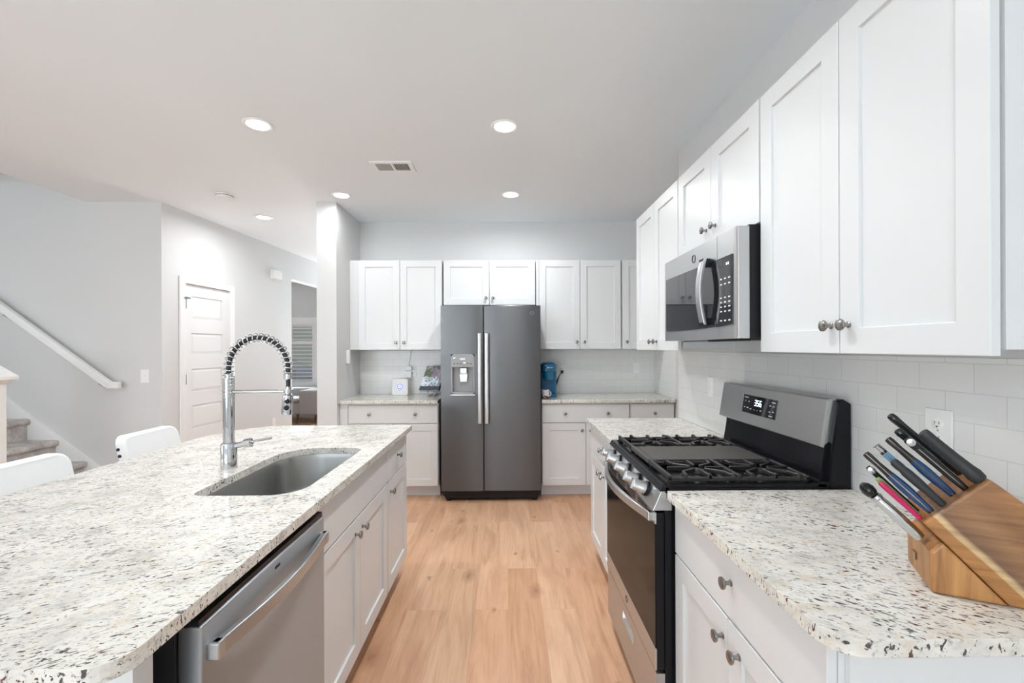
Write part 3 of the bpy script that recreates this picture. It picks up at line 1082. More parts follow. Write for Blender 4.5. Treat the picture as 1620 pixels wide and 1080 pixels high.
dp = build('dispenser', MB().prism(rrect(DX0, DX1, DZ0, DZ1, (0.03, 0.03, 0.012, 0.012), 5), 'y', FYD + 0.055, FYD + 0.063)
           .box(DX0, DX0 + 0.014, FYD - 0.004, FYD + 0.055, DZ0, 1.225).box(DX1 - 0.014, DX1, FYD - 0.004, FYD + 0.055, DZ0, 1.225)
           .prism([(DX0, 1.225), (DX1, 1.225), (DX1, 1.32), (DX1 - 0.022, DZ1), (DX0 + 0.022, DZ1), (DX0, 1.32)], 'y', FYD - 0.005, FYD + 0.056)
           .box(DX0, DX1, FYD - 0.004, FYD + 0.055, DZ0, DZ0 + 0.02), M['plastic_grey'], fd, bevel=0.003)
build('display', MB().box(-0.432, -0.382, FYD - 0.0065, FYD - 0.0045, 1.290, 1.308), M['glass_black'], dp)
for x, z in ((-0.482, 1.258), (-0.452, 1.258), (-0.425, 1.258), (-0.39, 1.265), (-0.36, 1.258), (-0.332, 1.256), (-0.482, 1.31)):
    build('button', MB().box(x - 0.006, x + 0.006, FYD - 0.006, FYD - 0.0045, z - 0.004, z + 0.004), M['dark_grey'] if z < 1.26 else M['silver'], dp)
build('paddle', MB().box(-0.432, -0.37, FYD + 0.012, FYD + 0.05, 1.165, 1.218).prism([(-0.432, 1.09), (-0.37, 1.09), (-0.362, 1.165), (-0.44, 1.165)], 'y', FYD + 0.02, FYD + 0.03),
      M['steel'], dp, bevel=0.003)
build('drip_tray', MB().box(DX0 - 0.006, DX1 + 0.006, FYD - 0.022, FYD + 0.05, DZ0 - 0.01, DZ0 + 0.003), M['silver'], dp, bevel=0.003)
mb = MB()
ring = [(0.225 + 0.017 * math.cos(2 * math.pi * k / 24), FYD - 0.001, 1.716 + 0.017 * math.sin(2 * math.pi * k / 24)) for k in range(25)]
mb.tube(ring, 0.0018, 6)
mb.tube([(0.219, FYD - 0.001, 1.724), (0.214, FYD - 0.001, 1.716), (0.22, FYD - 0.001, 1.708), (0.224, FYD - 0.001, 1.716)], 0.0013, 6)
mb.tube([(0.234, FYD - 0.001, 1.724), (0.228, FYD - 0.001, 1.722), (0.233, FYD - 0.001, 1.716), (0.228, FYD - 0.001, 1.71), (0.235, FYD - 0.001, 1.708)], 0.0013, 6)
build('emblem', mb, M['silver'], rd)

# ================================================================== WALL CABINETS
UB, UT = 1.384, 2.276
FU = 4.5535                     # carcass face back wall (door face 4.5335)
G_UB = 'wall cabinets on the back wall'


def upper(label, face, where, a0, a1, z0, z1, depth, group, doors, filler=None):
    fm, _ = face_map(face, where)
    c = fm((a0 + a1) / 2, -depth / 2, z0)
    r = thing('wall_cabinet', label, 'cabinet', c, group)
    p, q = fm(a0 + 0.002, -0.007, 0), fm(a1 - 0.002, -depth, 0)
    build('body', MB().box(p[0], q[0], p[1], q[1], z0 + 0.012, z1), M['cabinet'], r)
    for b0, b1, knob in doors:
        add_door(r, face, where, b0, b1, z0, z1 - 0.004, knob)
    if filler:
        p, q = fm(filler[0], 0.001, 0), fm(filler[1], 0.012, 0)
        build('filler', MB().box(p[0], q[0], p[1], q[1], z0 + 0.002, z1 - 0.002), M['cabinet'], r)
    return r


DU = YB - FU - 0.004
upper('white two-door wall cabinet left of the refrigerator above the hub and recipe book', '-Y', FU, -1.563, -0.643, UB, UT, DU, G_UB,
      [(-1.478, -1.069, (-1.105, 1.455)), (-1.065, -0.65, (-1.025, 1.455))], (-1.5635, -1.481))
upper('short white double-door wall cabinet directly above the refrigerator', '-Y', FU, -0.639, 0.284, 1.826, UT, DU, G_UB,
      [(-0.632, -0.180, (-0.212, 1.895)), (-0.176, 0.277, (-0.142, 1.895))])
upper('white two-door wall cabinet right of the refrigerator above the blue coffee maker', '-Y', FU, 0.288, 1.140, UB, UT, DU, G_UB,
      [(0.318, 0.724, (0.69, 1.455)), (0.728, 1.134, (0.765, 1.455))], (0.29, 0.315))
upper('white single-door wall cabinet tucked in the back right corner', '-Y', FU, 1.144, XN - 0.012, UB, UT, DU, G_UB,
      [(1.15, XN - 0.015, (1.19, 1.455))])
FUR = 0.9055                    # carcass face right wall (door face .8855)
G_UR = 'wall cabinets on the right wall'
DR = XR - FUR - 0.004
upper('largest nearest white double-door wall cabinet hanging above the knife block counter', '-X', FUR, 0.822, 1.584, UB, UT, DR, G_UR,
      [(0.825, 1.204, (1.172, 1.459)), (1.208, 1.582, (1.236, 1.459))])
upper('short white double-door wall cabinet above the microwave', '-X', FUR, 1.589, 2.347, 1.84, UT, DR, G_UR,
      [(1.592, 1.966, (1.925, 1.918)), (1.970, 2.344, (2.012, 1.918))])
upper('white double-door wall cabinet on the right wall beyond the microwave', '-X', FUR, 2.352, 3.111, UB, UT, DR, G_UR,
      [(2.355, 2.730, (2.69, 1.435)), (2.734, 3.109, (2.77, 1.435))])

# ------------------------------------------------------------------ microwave
MX, MY0, MY1, MZ0, MZ1 = 0.807, 1.592, 2.320, 1.432, 1.828
r = thing('microwave', 'stainless steel over-the-range microwave hung under the short cabinet', 'microwave', (1.0, 1.96, MZ0))
build('body', MB().box(0.853, XR - 0.012, MY0 + 0.004, MY1 - 0.004, MZ0 + 0.003, MZ1 + 0.006), M['black_matte'], r)
YD = 1.742                      # split between door and control panel
gpoly = [(1.617, 1.735), (YD - 0.002, 1.735), (YD - 0.002, 1.4795), (1.617, 1.484)]


def front_plate(y0, y1, holes):
    return MB().box(MX, 0.852, y0, y1, MZ0, MZ1)


md_ = build('door', MB().box(MX, 0.852, YD + 0.0015, MY1, MZ0, MZ1), M['steel'], r, bevel=0.0006, bseg=1)
cp = build('control_panel', MB().prism([(MX + 0.006, MY0), (0.852, MY0), (0.852, YD - 0.0015), (MX, YD - 0.0015), (MX, MY0 + 0.02), (MX + 0.0015, MY0 + 0.008)], 'z', MZ0, MZ1), M['steel'], r, bevel=0.0006, bseg=1)
build('seam_shade', MB().box(MX + 0.002, 0.851, YD - 0.0012, YD + 0.0012, MZ0, MZ1), M['black_matte'], r)  # black strip standing in for the shade inside the open seam
poly = [(1.746, 1.736), (2.293, 1.739), (2.293, 1.50)]
for k in range(13):
    t = k / 12
    y = 2.288 + (1.746 - 2.288) * t
    poly.append((y, 1.491 - 0.014 * math.sin(math.pi * (0.35 + 0.65 * t) * 0.72) - 0.0))
build('window', MB().prism(poly, 'x', MX - 0.004, MX + 0.004), M['screen_glass'], md_)
build('touchpad', MB().prism([(1.617, 1.735), (1.7395, 1.735), (1.7395, 1.478), (1.617, 1.484)], 'x', MX - 0.004, MX + 0.004), M['glass_black'], cp)
mb = MB()
rows = [1.655, 1.635, 1.585, 1.568, 1.551, 1.534, 1.50]
for z in rows:
    for k in range(3):
        y = 1.638 + 0.032 * k
        mb.box(MX - 0.0046, MX - 0.004, y - 0.007, y + 0.007, z - 0.0025, z + 0.0025)
build('key_marks', mb, M['glyph'], cp)
mb = MB()
for y in (1.645, 1.658):
    mb.box(MX - 0.0046, MX - 0.004, y - 0.003, y + 0.003, 1.703, 1.711)
build('clock', mb, M['led'], cp)
# bowed loop handle
pts, n = [], 14
for k in range(n + 1):
    t = k / n
    pts.append((MX - 0.030 - 0.018 * math.sin(math.pi * t), 1.49 + 0.262 * t))
out = [(x, z) for x, z in pts] + [(x + 0.012, z) for x, z in reversed(pts)]
hd = build('handle', MB().prism(out, 'y', 1.79, 1.832), M['steel'], md_, bevel=0.002)
build('handle_mount', MB().box(MX - 0.032, MX - 0.003, 1.792, 1.83, 1.722, 1.752).box(MX - 0.032, MX - 0.003, 1.792, 1.83, 1.49, 1.516), M['black'], hd)
mb = MB()
ring = [(MX - 0.001, 1.96 + 0.016 * math.cos(2 * math.pi * k / 20), 1.782 + 0.016 * math.sin(2 * math.pi * k / 20)) for k in range(21)]
build('emblem', mb.tube(ring, 0.0014, 6), M['dark_grey'], md_)
build('grease_filter', MB().box(0.86, 1.12, 1.68, 2.22, MZ0 - 0.006, MZ0 + 0.004), M['nickel'], r)
build('lamp_cover', MB().box(0.84, 0.87, 1.62, 1.9, MZ0 - 0.008, MZ0 + 0.002), M['black_matte'], r)

# ------------------------------------------------------------------ gas range
RY0, RY1 = 1.545, 2.305
RXB = XR - 0.0135
RC = (RY0 + RY1) / 2
r = thing('gas_range', 'stainless steel freestanding gas range with black cooktop on the right wall', 'stove', (0.85, RC, 0))
build('body', MB().box(0.535, RXB - 0.01, RY0 + 0.003, RY1 - 0.003, 0.06, 0.905), M['black'], r)
for x in (0.58, 1.1):
    for y in (RY0 + 0.05, RY1 - 0.05):
        build('foot', MB().cyl((x, y, 0), (x, y, 0.062), 0.02, 12), M['black_matte'], r)
# cooktop deck with raised rim
mb = MB().box(0.535, 1.10, RY0, RY1, 0.905, 0.926)
mb.prism([(0.515, 0.912), (0.55, 0.912), (0.55, 0.934), (0.527, 0.934)], 'y', RY0, RY1)
mb.box(0.55, 1.09, RY0, RY0 + 0.014, 0.92, 0.934).box(0.55, 1.09, RY1 - 0.014, RY1, 0.92, 0.934).box(1.06, 1.10, RY0, RY1, 0.92, 0.94)
build('cooktop', mb, M['black'], r, bevel=0.002)
# slanted control panel
cpn = build('control_panel', MB().prism([(0.522, 0.911), (0.56, 0.911), (0.56, 0.845), (0.492, 0.845), (0.500, 0.86)], 'y', RY0 + 0.001, RY1 - 0.001), M['steel'], r, bevel=0.002)
kn = Vector((-0.93, 0, 0.36)).normalized()
for y in (2.185, 2.075, RC, 1.775, 1.665):
    kb = build('knob', MB().lathe([(0.0235, 0.004), (0.0235, 0.018), (0.021, 0.022), (0.0205, 0.05), (0.019, 0.053)], (0.506, y, 0.885), kn, 24)
               .bar(Vector((0.506, y, 0.885)) + kn * 0.054 + Vector((0.006, 0, 0.017)), Vector((0.506, y, 0.885)) + kn * 0.054 - Vector((0.006, 0, 0.017)), 0.012, 0.008),
               M['steel'], cpn, smooth=35)
    build('bezel', MB().lathe([(0.027, -0.006), (0.027, 0.005), (0.023, 0.006)], (0.506, y, 0.885), kn, 24), M['black_matte'], kb, smooth=35)
mb = MB()
for y in (2.24, 2.13, 1.98, 1.84, 1.72, 1.61):
    for s in (0, 1):
        mb.bar((0.5175 - 0.0004, y - 0.012 * s, 0.900), (0.5205, y - 0.012 * s + 0.004, 0.9075), 0.002, 0.002)
build('burner_marks', mb, M['glyph'], cpn)
# oven door
DXF = 0.505
od = build('oven_door', MB().box(DXF, 0.534, RY0 + 0.004, RY1 - 0.004, 0.298, 0.838), M['black'], r, bevel=0.003)
build('bottom_trim', MB().box(DXF - 0.004, DXF + 0.002, RY0 + 0.004, RY1 - 0.004, 0.298, 0.372), M['steel'], od, bevel=0.0015)
build('top_trim', MB().box(DXF - 0.004, DXF + 0.002, RY0 + 0.004, RY1 - 0.004, 0.798, 0.838), M['steel'], od, bevel=0.0015)
build('window', MB().box(DXF - 0.0035, DXF + 0.002, RY0 + 0.006, RY1 - 0.006, 0.374, 0.797), M['oven_glass'], od)
mb = MB()
for k in range(4):
    y0 = RY0 + 0.09 + k * 0.155
    for z in (0.806, 0.816, 0.826):
        mb.box(DXF - 0.0048, DXF - 0.0035, y0, y0 + 0.115, z - 0.003, z + 0.003)
build('vent_slots', mb, M['slot'], od)
pts, n = [], 20
for k in range(n + 1):
    t = k / n
    y = RY0 + 0.022 + (RY1 - RY0 - 0.044) * t
    pts.append((y, 0.018 + 0.052 * math.sin(math.pi * t)))
out = [(DXF - b, y) for y, b in pts] + [(DXF - b + 0.016, y) for y, b in reversed(pts)]
build('handle', MB().prism(out, 'z', 0.803, 0.833).box(DXF - 0.022, DXF + 0.002, RY0 + 0.02, RY0 + 0.046, 0.803, 0.833)
      .box(DXF - 0.022, DXF + 0.002, RY1 - 0.046, RY1 - 0.02, 0.803, 0.833), M['steel'], od, bevel=0.003)
mb = MB()
ring = [(DXF - 0.0045, RC + 0.013 * math.cos(2 * math.pi * k / 20), 0.336 + 0.013 * math.sin(2 * math.pi * k / 20)) for k in range(21)]
build('emblem', mb.tube(ring, 0.0012, 6), M['dark_grey'], od)
# storage drawer with a scooped pull
mb = MB()
x0, x1 = DXF, 0.534
py0, py1, pz0, pz1 = 1.835, 2.005, 0.196, 0.243
mb.box(x0, x1, RY0 + 0.004, py0, 0.07, 0.288).box(x0, x1, py1, RY1 - 0.004, 0.07, 0.288)
mb.box(x0, x1, py0, py1, 0.07, pz0).box(x0, x1, py0, py1, pz1, 0.288).box(x1 - 0.006, x1, py0, py1, pz0, pz1)
dw = build('storage_drawer', mb, M['steel'], r)
build('pull', MB().prism([(x0 - 0.002, pz0 - 0.004), (x0 - 0.002, pz0 + 0.006), (x1 - 0.007, pz1 - 0.01), (x1 - 0.007, pz0 - 0.004)], 'y', py0 + 0.001, py1 - 0.001), M['silver'], dw)
# back guard
bgp = [(1.10, 0.905), (1.112, 1.06), (1.118, 1.10), (1.135, 1.215), (1.15, 1.222), (RXB, 1.205), (RXB, 0.905)]
bg_ = build('back_guard', MB().prism(bgp, 'y', RY0 + 0.002, RY1 - 0.002), M['black'], r, bevel=0.004)
build('splash_panel', MB().prism([(1.075, 0.934), (1.082, 0.938), (1.103, 1.065), (1.12, 1.065), (1.12, 0.934)], 'y', RY0 + 0.025, RY1 - 0.03), M['black'], bg_, bevel=0.006)
pan = build('stainless_panel', MB().prism([(1.072, 1.058), (1.086, 1.054), (1.118, 1.215), (1.135, 1.224), (1.102, 1.224), (1.097, 1.218)], 'y', RY0 + 0.006, RY1 - 0.006)
            .prism([(1.086, 1.054), (1.125, 1.075), (1.14, 1.222), (1.118, 1.215)], 'y', RY0 + 0.02, RY1 - 0.02), M['steel'], bg_, bevel=0.003)
# display on the slanted face: local frame along the face
fd_ = Vector((1.097 - 1.072, 0, 1.218 - 1.058)).normalized()
fn_ = Vector((-fd_.z, 0, fd_.x))
F0 = Vector((1.072, 0, 1.058))


def on_face(y, s, d):
    return F0 + fd_ * s + fn_ * d + Vector((0, y, 0))


def face_box(mb, y0, y1, s0, s1, d0, d1):
    vs = [on_face(y, s, d) for d in (d0, d1) for s, y in ((s0, y0), (s0, y1), (s1, y1), (s1, y0))]
    mb.add(vs, [(0, 1, 2, 3), (7, 6, 5, 4), (0, 4, 5, 1), (1, 5, 6, 2), (2, 6, 7, 3), (3, 7, 4, 0)])


mb = MB()
face_box(mb, 1.826, 2.084, 0.048, 0.128, -0.002, 0.0025)
ds = build('display', mb, M['glass_black'], pan)
SEG = {'3': 'abgcd', '5': 'afgcd', '6': 'afgedc'}
mb = MB()
for k, ch in enumerate('356'):
    yr = 1.988 - k * 0.0195     # reads left (far) to right (near)
    w, hh, t = 0.0135, 0.026, 0.003
    s0 = 0.086
    bars = {'a': (0, w, hh - t, hh), 'g': (0, w, hh / 2 - t / 2, hh / 2 + t / 2), 'd': (0, w, 0, t), 'f': (0, t, hh / 2, hh), 'e': (0, t, 0, hh / 2),
            'b': (w - t, w, hh / 2, hh), 'c': (w - t, w, 0, hh / 2)}
    for s in SEG[ch]:
        a0, a1, b0, b1 = bars[s]
        face_box(mb, yr - a1, yr - a0, s0 + b0, s0 + b1, 0.0025, 0.0031)
build('clock_digits', mb, M['led'], ds)
mb = MB()
for y, s, w in ((2.058, 0.117, 0.03), (2.062, 0.10, 0.008), (2.035, 0.10, 0.008), (1.85, 0.115, 0.026), (1.87, 0.10, 0.012), (1.845, 0.10, 0.012), (2.065, 0.072, 0.01),
                (2.04, 0.072, 0.014), (2.015, 0.069, 0.014), (1.985, 0.068, 0.004), (1.962, 0.068, 0.004), (1.935, 0.07, 0.009), (1.87, 0.075, 0.01), (1.845, 0.077, 0.01), (1.86, 0.058, 0.026)):
    face_box(mb, y - w / 2, y + w / 2, s - 0.0018, s + 0.0018, 0.0025, 0.003)
build('key_marks', mb, M['glyph'], ds)

# burners, grates, griddle
for x, y, rr in ((0.70, 1.675, 0.045), (0.93, 1.675, 0.038), (0.70, 2.175, 0.038), (0.93, 2.175, 0.045)):
    b_ = build('burner', MB().lathe([(rr + 0.012, 0.0), (rr + 0.012, 0.004), (rr, 0.008), (rr, 0.014)], (x, y, 0.9255), (0, 0, 1), 24), M['nickel'], r, smooth=35)
    build('burner_cap', MB().lathe([(rr - 0.006, 0.0), (rr - 0.004, 0.006), (rr - 0.012, 0.010)], (x, y, 0.9395), (0, 0, 1), 24), M['iron'], b_, smooth=35)


def grate(y0, y1):
    mb = MB()
    zt, z0 = 0.957, 0.942
    xa, xb = 0.556, 1.045
    ym = (y0 + y1) / 2
    w = 0.013
    mb.box(xa, xa + w, y0, y1, z0, zt + 0.002).box(xb - w, xb, y0, y1, z0, zt)
    mb.box(xa, xb, y0, y0 + w, z0 - 0.004, zt - 0.006).box(xa, xb, y1 - w, y1, z0 - 0.004, zt - 0.006)
    for x in (xa + 0.012, (xa + xb) / 2, xb - 0.012):
        for y in (y0 + 0.008, y1 - 0.008):
            mb.box(x - 0.008, x + 0.008, y - 0.007, y + 0.007, 0.9255, z0)
    mb.bar(((xa + xb) / 2, y0, zt - 0.004), ((xa + xb) / 2, y1, zt - 0.004), w, 0.014)
    for cx in (0.70, 0.93):
        for sy, ye in ((-1, y0), (1, y1)):
            # bent fingers from the side bars towards the burner centre
            for sx in (-1, 1):
                mb.bar((cx + sx * 0.082, ye, zt - 0.004), (cx + sx * 0.072, ym + sy * 0.055, zt - 0.004), 0.011, 0.014)
                mb.bar((cx + sx * 0.072, ym + sy * 0.055, zt - 0.004), (cx + sx * 0.018, ym + sy * 0.02, zt - 0.004), 0.011, 0.014)
            mb.bar((cx, ye, zt - 0.004), (cx, ym + sy * 0.03, zt - 0.004), 0.011, 0.014)
            # upturned lugs at the side bars
            for xx in (cx - 0.082, cx, cx + 0.082):
                mb.prism([(xx - 0.008, zt - 0.012), (xx + 0.008, zt - 0.012), (xx + 0.006, zt + 0.006), (xx - 0.006, zt + 0.006)], 'y', ye - (0.0 if sy < 0 else 0.018), ye + (0.018 if sy < 0 else 0.0))
        for sx in (-1, 1):
            mb.bar((cx + sx * 0.11, ym, zt - 0.004), (cx + sx * 0.03, ym, zt - 0.004), 0.011, 0.014)
    return mb


for y0, y1 in ((1.566, 1.794), (2.056, 2.284)):
    build('grate', grate(y0, y1), M['iron'], r, bevel=0.0018, bseg=1)
mb = MB().prism(rrect(0.585, 1.035, 1.806, 2.044, 0.02, 5), 'z', 0.948, 0.956)
mb.box(0.556, 0.569, 1.80, 2.05, 0.940, 0.959).box(0.569, 0.60, 1.806, 2.044, 0.9475, 0.953)
for x in (0.6, 1.02):
    for y in (1.83, 2.02):
        mb.box(x - 0.01, x + 0.01, y - 0.01, y + 0.01, 0.9255, 0.95)
build('griddle', mb, M['griddle'], r, bevel=0.002)

# ================================================================== KNIFE BLOCK AND KNIVES
BN = Vector((0.835, 0.89, ZT1 + 0.0005))
BROT = math.radians(-28.21)
r = thing('knife_block', 'slanted acacia wood knife block on the near right granite counter', 'knife block', BN, None, BROT)
slab_poly = [(0.113, 0.0), (-0.011, 0.135), (0.087, 0.234), (0.13, 0.198), (0.292, 0.045), (0.262, 0.0)]
build('slab', MB().prism(slab_poly, 'y', 0.004, 0.150), M['slab'], r, bevel=0.004, local=True)
mb = MB().prism([(0.0, 0.0), (-0.002, 0.08), (0.0165, 0.1035), (0.1115, 0.0)], 'y', 0.0, 0.155)
ft = build('foot', mb, M['acacia_foot'], r, bevel=0.006, bseg=3, local=True)
# corner chamfer facing the room
build('maker_mark', MB().box(-0.0032, -0.0012, 0.086, 0.089, 0.03, 0.046).box(-0.0032, -0.0012, 0.089, 0.104, 0.043, 0.046), M['wood_leg'], ft, local=True)
DIR = Vector((-1, 0, 1)).normalized()
ENDN = DIR


def block_point(s, v):
    """point on the slotted end face: s from the lower to the upper edge"""
    return Vector((-0.011 + 0.0693 * s / 0.098 * 1.0 * 1.414 * 1.0, v, 0.135 + 0.0707 * s / 0.1 * 1.0 * 1.386)) if False else Vector((-0.011, v, 0.135)) + Vector((0.098, 0, 0.099)).normalized() * s


KN = {}


def knife(label, s, v, length, prof, body, cap=None, tang=None, cat='knife', name='kitchen_knife', flat=0.62, inlay=None, lean=0.0):
    p = block_point(s, v)
    w = Matrix.Rotation(BROT, 4, 'Z') @ p
    root = thing(name, label, cat, BN + w, 'knives in the wooden block', BROT)
    up = Vector((0.7071, 0, 0.7071))

    def at(t):
        return DIR * (length * t + 0.0008) + up * (lean * math.sin(math.pi * t))
    n = len(prof)
    pts = [at(q[0]) for q in prof]
    build('handle', MB().tube(pts, [q[1] for q in prof], 14, (1.0, flat), up=up), body, root, smooth=50, local=True)
    if tang:
        t0, t1 = tang
        ps = [at(t0 + (t1 - t0) * k / 6) for k in range(7)]

        def rad(t):
            for (ta, ra), (tb, rb) in zip(prof, prof[1:]):
                if ta <= t <= tb:
                    return ra + (rb - ra) * (t - ta) / (tb - ta)
            return prof[-1][1]
        rs = [rad(t0 + (t1 - t0) * k / 6) for k in range(7)]
        build('tang', MB().tube(ps, [q + 0.0006 for q in rs], 16, (0.26, flat + 0.16), up=up), M['silver'], root, smooth=50, local=True)
    if inlay:
        t0, t1, mm = inlay
        ps = [at(t0 + (t1 - t0) * k / 8) for k in range(9)]
        rs = []
        for k in range(9):
            t = t0 + (t1 - t0) * k / 8
            for (ta, ra), (tb, rb) in zip(prof, prof[1:]):
                if ta <= t <= tb:
                    rs.append(ra + (rb - ra) * (t - ta) / (tb - ta) + 0.0004)
                    break
        build('lower_grip', MB().tube(ps, rs, 14, (1.0, flat + 0.03), up=up), mm, root, smooth=50, local=True)
    if cap:
        kind, mm = cap
        e = at(1.0)
        if kind == 'butt':
            build('butt_cap', MB().tube([at(0.9), at(1.0) + DIR * 0.001], [prof[-2][1] + 0.0007, prof[-1][1] + 0.0007], 14, (1.0, flat + 0.05), up=up), mm, root, smooth=50, local=True)
        else:               # round medallion on the side of the butt
            build('rivet', MB().lathe([(0.0078, 0), (0.0078, 0.0025), (0.0055, 0.0035)], at(0.93) + Vector((0, -prof[-2][1] * flat + 0.0005, 0)), (0, -1, 0), 18), mm, root, smooth=35, local=True)
    return root


BLUE = mat('blue_grip', (0.004, 0.042, 0.13), 0.12, coat=0.5)  # blue tone for the lower part of two dark handles
LBLUE = mat('pale_blue_grip', (0.18, 0.38, 0.58), 0.22)
GRIP = mat('dark_brown_grip', (0.02, 0.016, 0.014), 0.2)
RUBBER = mat('black_rubber_grip', (0.022, 0.023, 0.025), 0.5)
GLOSS = mat('gloss_black_grip', (0.008, 0.008, 0.009), 0.1)
MAG = mat('magenta_grip', (0.52, 0.006, 0.09), 0.3)
GREEN = mat('pale_green_grip', (0.24, 0.42, 0.14), 0.35)
wave = [(0, 0.0065), (0.12, 0.0072), (0.3, 0.0092), (0.42, 0.0096), (0.6, 0.0076), (0.8, 0.0064), (0.95, 0.0074), (1.0, 0.0066)]
straight = [(0, 0.006), (0.2, 0.0075), (0.5, 0.0075), (0.8, 0.0075), (0.93, 0.0085), (0.985, 0.0075), (1.0, 0.0045)]
thick = [(0, 0.0125), (0.10, 0.0142), (0.22, 0.0122), (0.5, 0.0108), (0.8, 0.0102), (0.93, 0.0102), (0.985, 0.0095), (1.0, 0.006)]
bulge = [(0, 0.0068), (0.25, 0.0078), (0.5, 0.0092), (0.72, 0.0094), (0.80, 0.0075), (0.86, 0.0088), (0.96, 0.0085), (1.0, 0.005)]
slim = [(0, 0.0048), (0.5, 0.0054), (0.9, 0.006), (1.0, 0.0045)]
knife('thickest matte black knife handle at the top front of the block', 0.1295, 0.026, 0.122, thick, RUBBER, flat=0.8)
knife('longest glossy black round knife handle, highest at the back of the block', 0.119, 0.098, 0.164, straight, GLOSS, flat=0.85)
knife('black knife handle with a round silver medallion at its end, second from the top', 0.100, 0.027, 0.128, straight, GLOSS, cap=('rivet', M['silver']), tang=(0.02, 0.8))
knife('black knife handle half hidden behind the one with the silver medallion', 0.103, 0.062, 0.142, straight, GLOSS)
knife('dark knife handle with blue lower grip in the upper middle of the block', 0.077, 0.036, 0.145, wave, GRIP, tang=(0.0, 1.0), inlay=(0.02, 0.6, BLUE))
knife('knife with pale blue grip and bright steel butt, behind the dark blue ones', 0.052, 0.066, 0.138, wave, GRIP, cap=('butt', M['chrome']), tang=(0.0, 1.0), inlay=(0.05, 0.86, LBLUE))
knife('matte black knife handle with a ringed end in the middle of the block', 0.0505, 0.021, 0.112, bulge, RUBBER, flat=0.8)
knife('dark knife handle with blue lower grip in the lower row of the block', 0.026, 0.025, 0.150, wave, GRIP, tang=(0.0, 1.0), inlay=(0.02, 0.62, BLUE))
knife('small black paring knife with silver end, lowest at the back of the block', 0.008, 0.060, 0.118, slim, GLOSS, cap=('rivet', M['silver']))
knife('thin pale green knife handle between the black paring knife and the magenta one', 0.004, 0.042, 0.096, slim, GREEN, flat=0.5)
knife('small knife with a slim magenta handle at the lower front of the block', 0.002, 0.026, 0.092, slim, MAG, flat=0.7)
# kitchen shears / steel lying in the lowest slot
p = Vector((-0.0065, 0.045, 0.0935))
w = Matrix.Rotation(BROT, 4, 'Z') @ p
root = thing('sharpening_steel', 'silver sharpening steel with a black knob end in the lowest slot of the knife block', 'sharpening steel', BN + w, 'knives in the wooden block', BROT)
build('handle', MB().tube([DIR * 0.0, DIR * 0.02, DIR * 0.085, DIR * 0.1], [0.010, 0.0115, 0.0115, 0.0095], 16, (1.0, 1.25), up=(0.7, 0, 0.7)), M['silver'], root, smooth=40, local=True)
build('ring', MB().tube([DIR * 0.096, DIR * 0.101, DIR * 0.106], [0.0115, 0.0125, 0.0105], 16, (1, 1.25), up=(0.7, 0, 0.7)), M['chrome'], root, smooth=40, local=True)
build('knob', MB().tube([DIR * 0.105, DIR * 0.112, DIR * 0.122, DIR * 0.13, DIR * 0.136], [0.007, 0.0125, 0.0135, 0.011, 0.005], 16, (1, 1.2), up=(0.7, 0, 0.7)), GLOSS, root, smooth=40, local=True)

# ================================================================== OUTLETS, SWITCHES, SMALL WALL ITEMS


def plate(root_name, label, cat, fm_n, a, z, kind, w=0.072, hgt=0.115, group='wall plates'):
    fm, nrm = fm_n
    base = fm(a, 0, z - hgt / 2)
    rt = thing(root_name, label, cat, base, group)

    def bx(a0, a1, d0, d1, z0, z1):
        p, q = fm(a0, d0, 0), fm(a1, d1, 0)
        return MB().box(p[0], q[0], p[1], q[1], z0, z1)
    pl = build('cover_plate', bx(a - w / 2, a + w / 2, 0.0005, 0.006, z - hgt / 2, z + hgt / 2), M['plastic_white'], rt, bevel=0.002)
    if kind == 'duplex':
        for dz in (0.0195, -0.0195):
            s = build('socket', MB().lathe([(0.0165, 0.0), (0.0165, 0.0085), (0.0155, 0.009)], fm(a, 0, z + dz), nrm, 24), M['plastic_white'], rt, smooth=35)
            mb = MB()
            for da, hh in ((-0.006, 0.0042), (0.006, 0.0035)):
                p, q = fm(a + da - 0.0008, 0.0088, 0), fm(a + da + 0.0008, 0.0094, 0)
                mb.box(p[0], q[0], p[1], q[1], z + dz + 0.002 - hh, z + dz + 0.002 + hh)
            mb.lathe([(0.0024, 0.0088), (0.0024, 0.0094)], fm(a, 0, z + dz - 0.0085), nrm, 10)
            build('slots', mb, M['slot'], s)
        build('screw', MB().lathe([(0.0025, 0.005), (0.0025, 0.0068)], fm(a, 0, z), nrm, 10), M['silver'], rt)
    elif kind == 'rocker':
        build('rocker', bx(a - 0.0165, a + 0.0165, 0.005, 0.0085, z - 0.033, z + 0.033), M['plastic_white'], rt, bevel=0.001)
    else:
        build('toggle', bx(a - 0.005, a + 0.005, 0.005, 0.015, z - 0.004, z + 0.012), M['plastic_white'], rt, bevel=0.001)
    return rt


RW = face_map('-X', XR - 0.008)
BW = face_map('-Y', YB - 0.008)
plate('wall_outlet', 'white duplex outlet on the tile behind the knife block', 'outlet', RW, 1.233, 1.172, 'duplex', 0.078, 0.116)
plate('light_switch', 'white switch plate on the right wall tile beyond the gas range', 'switch', RW, 2.63, 1.17, 'rocker')
plate('light_switch', 'white switch plate on the back wall tile right of the coffee maker', 'switch', BW, 1.372, 1.178, 'rocker')
plate('wall_outlet', 'white outlet behind the blue coffee maker with its black plug', 'outlet', BW, 0.578, 1.157, 'duplex')
plate('wall_outlet', 'white outlet on the back wall holding the charger plugs beside the recipe book', 'outlet', BW, -1.005, 1.157, 'duplex')
plate('light_switch', 'white toggle switch on the grey stair wall near the corner', 'switch', face_map('-Y', YS), -3.308, 1.152, 'toggle', 0.075, 0.12)
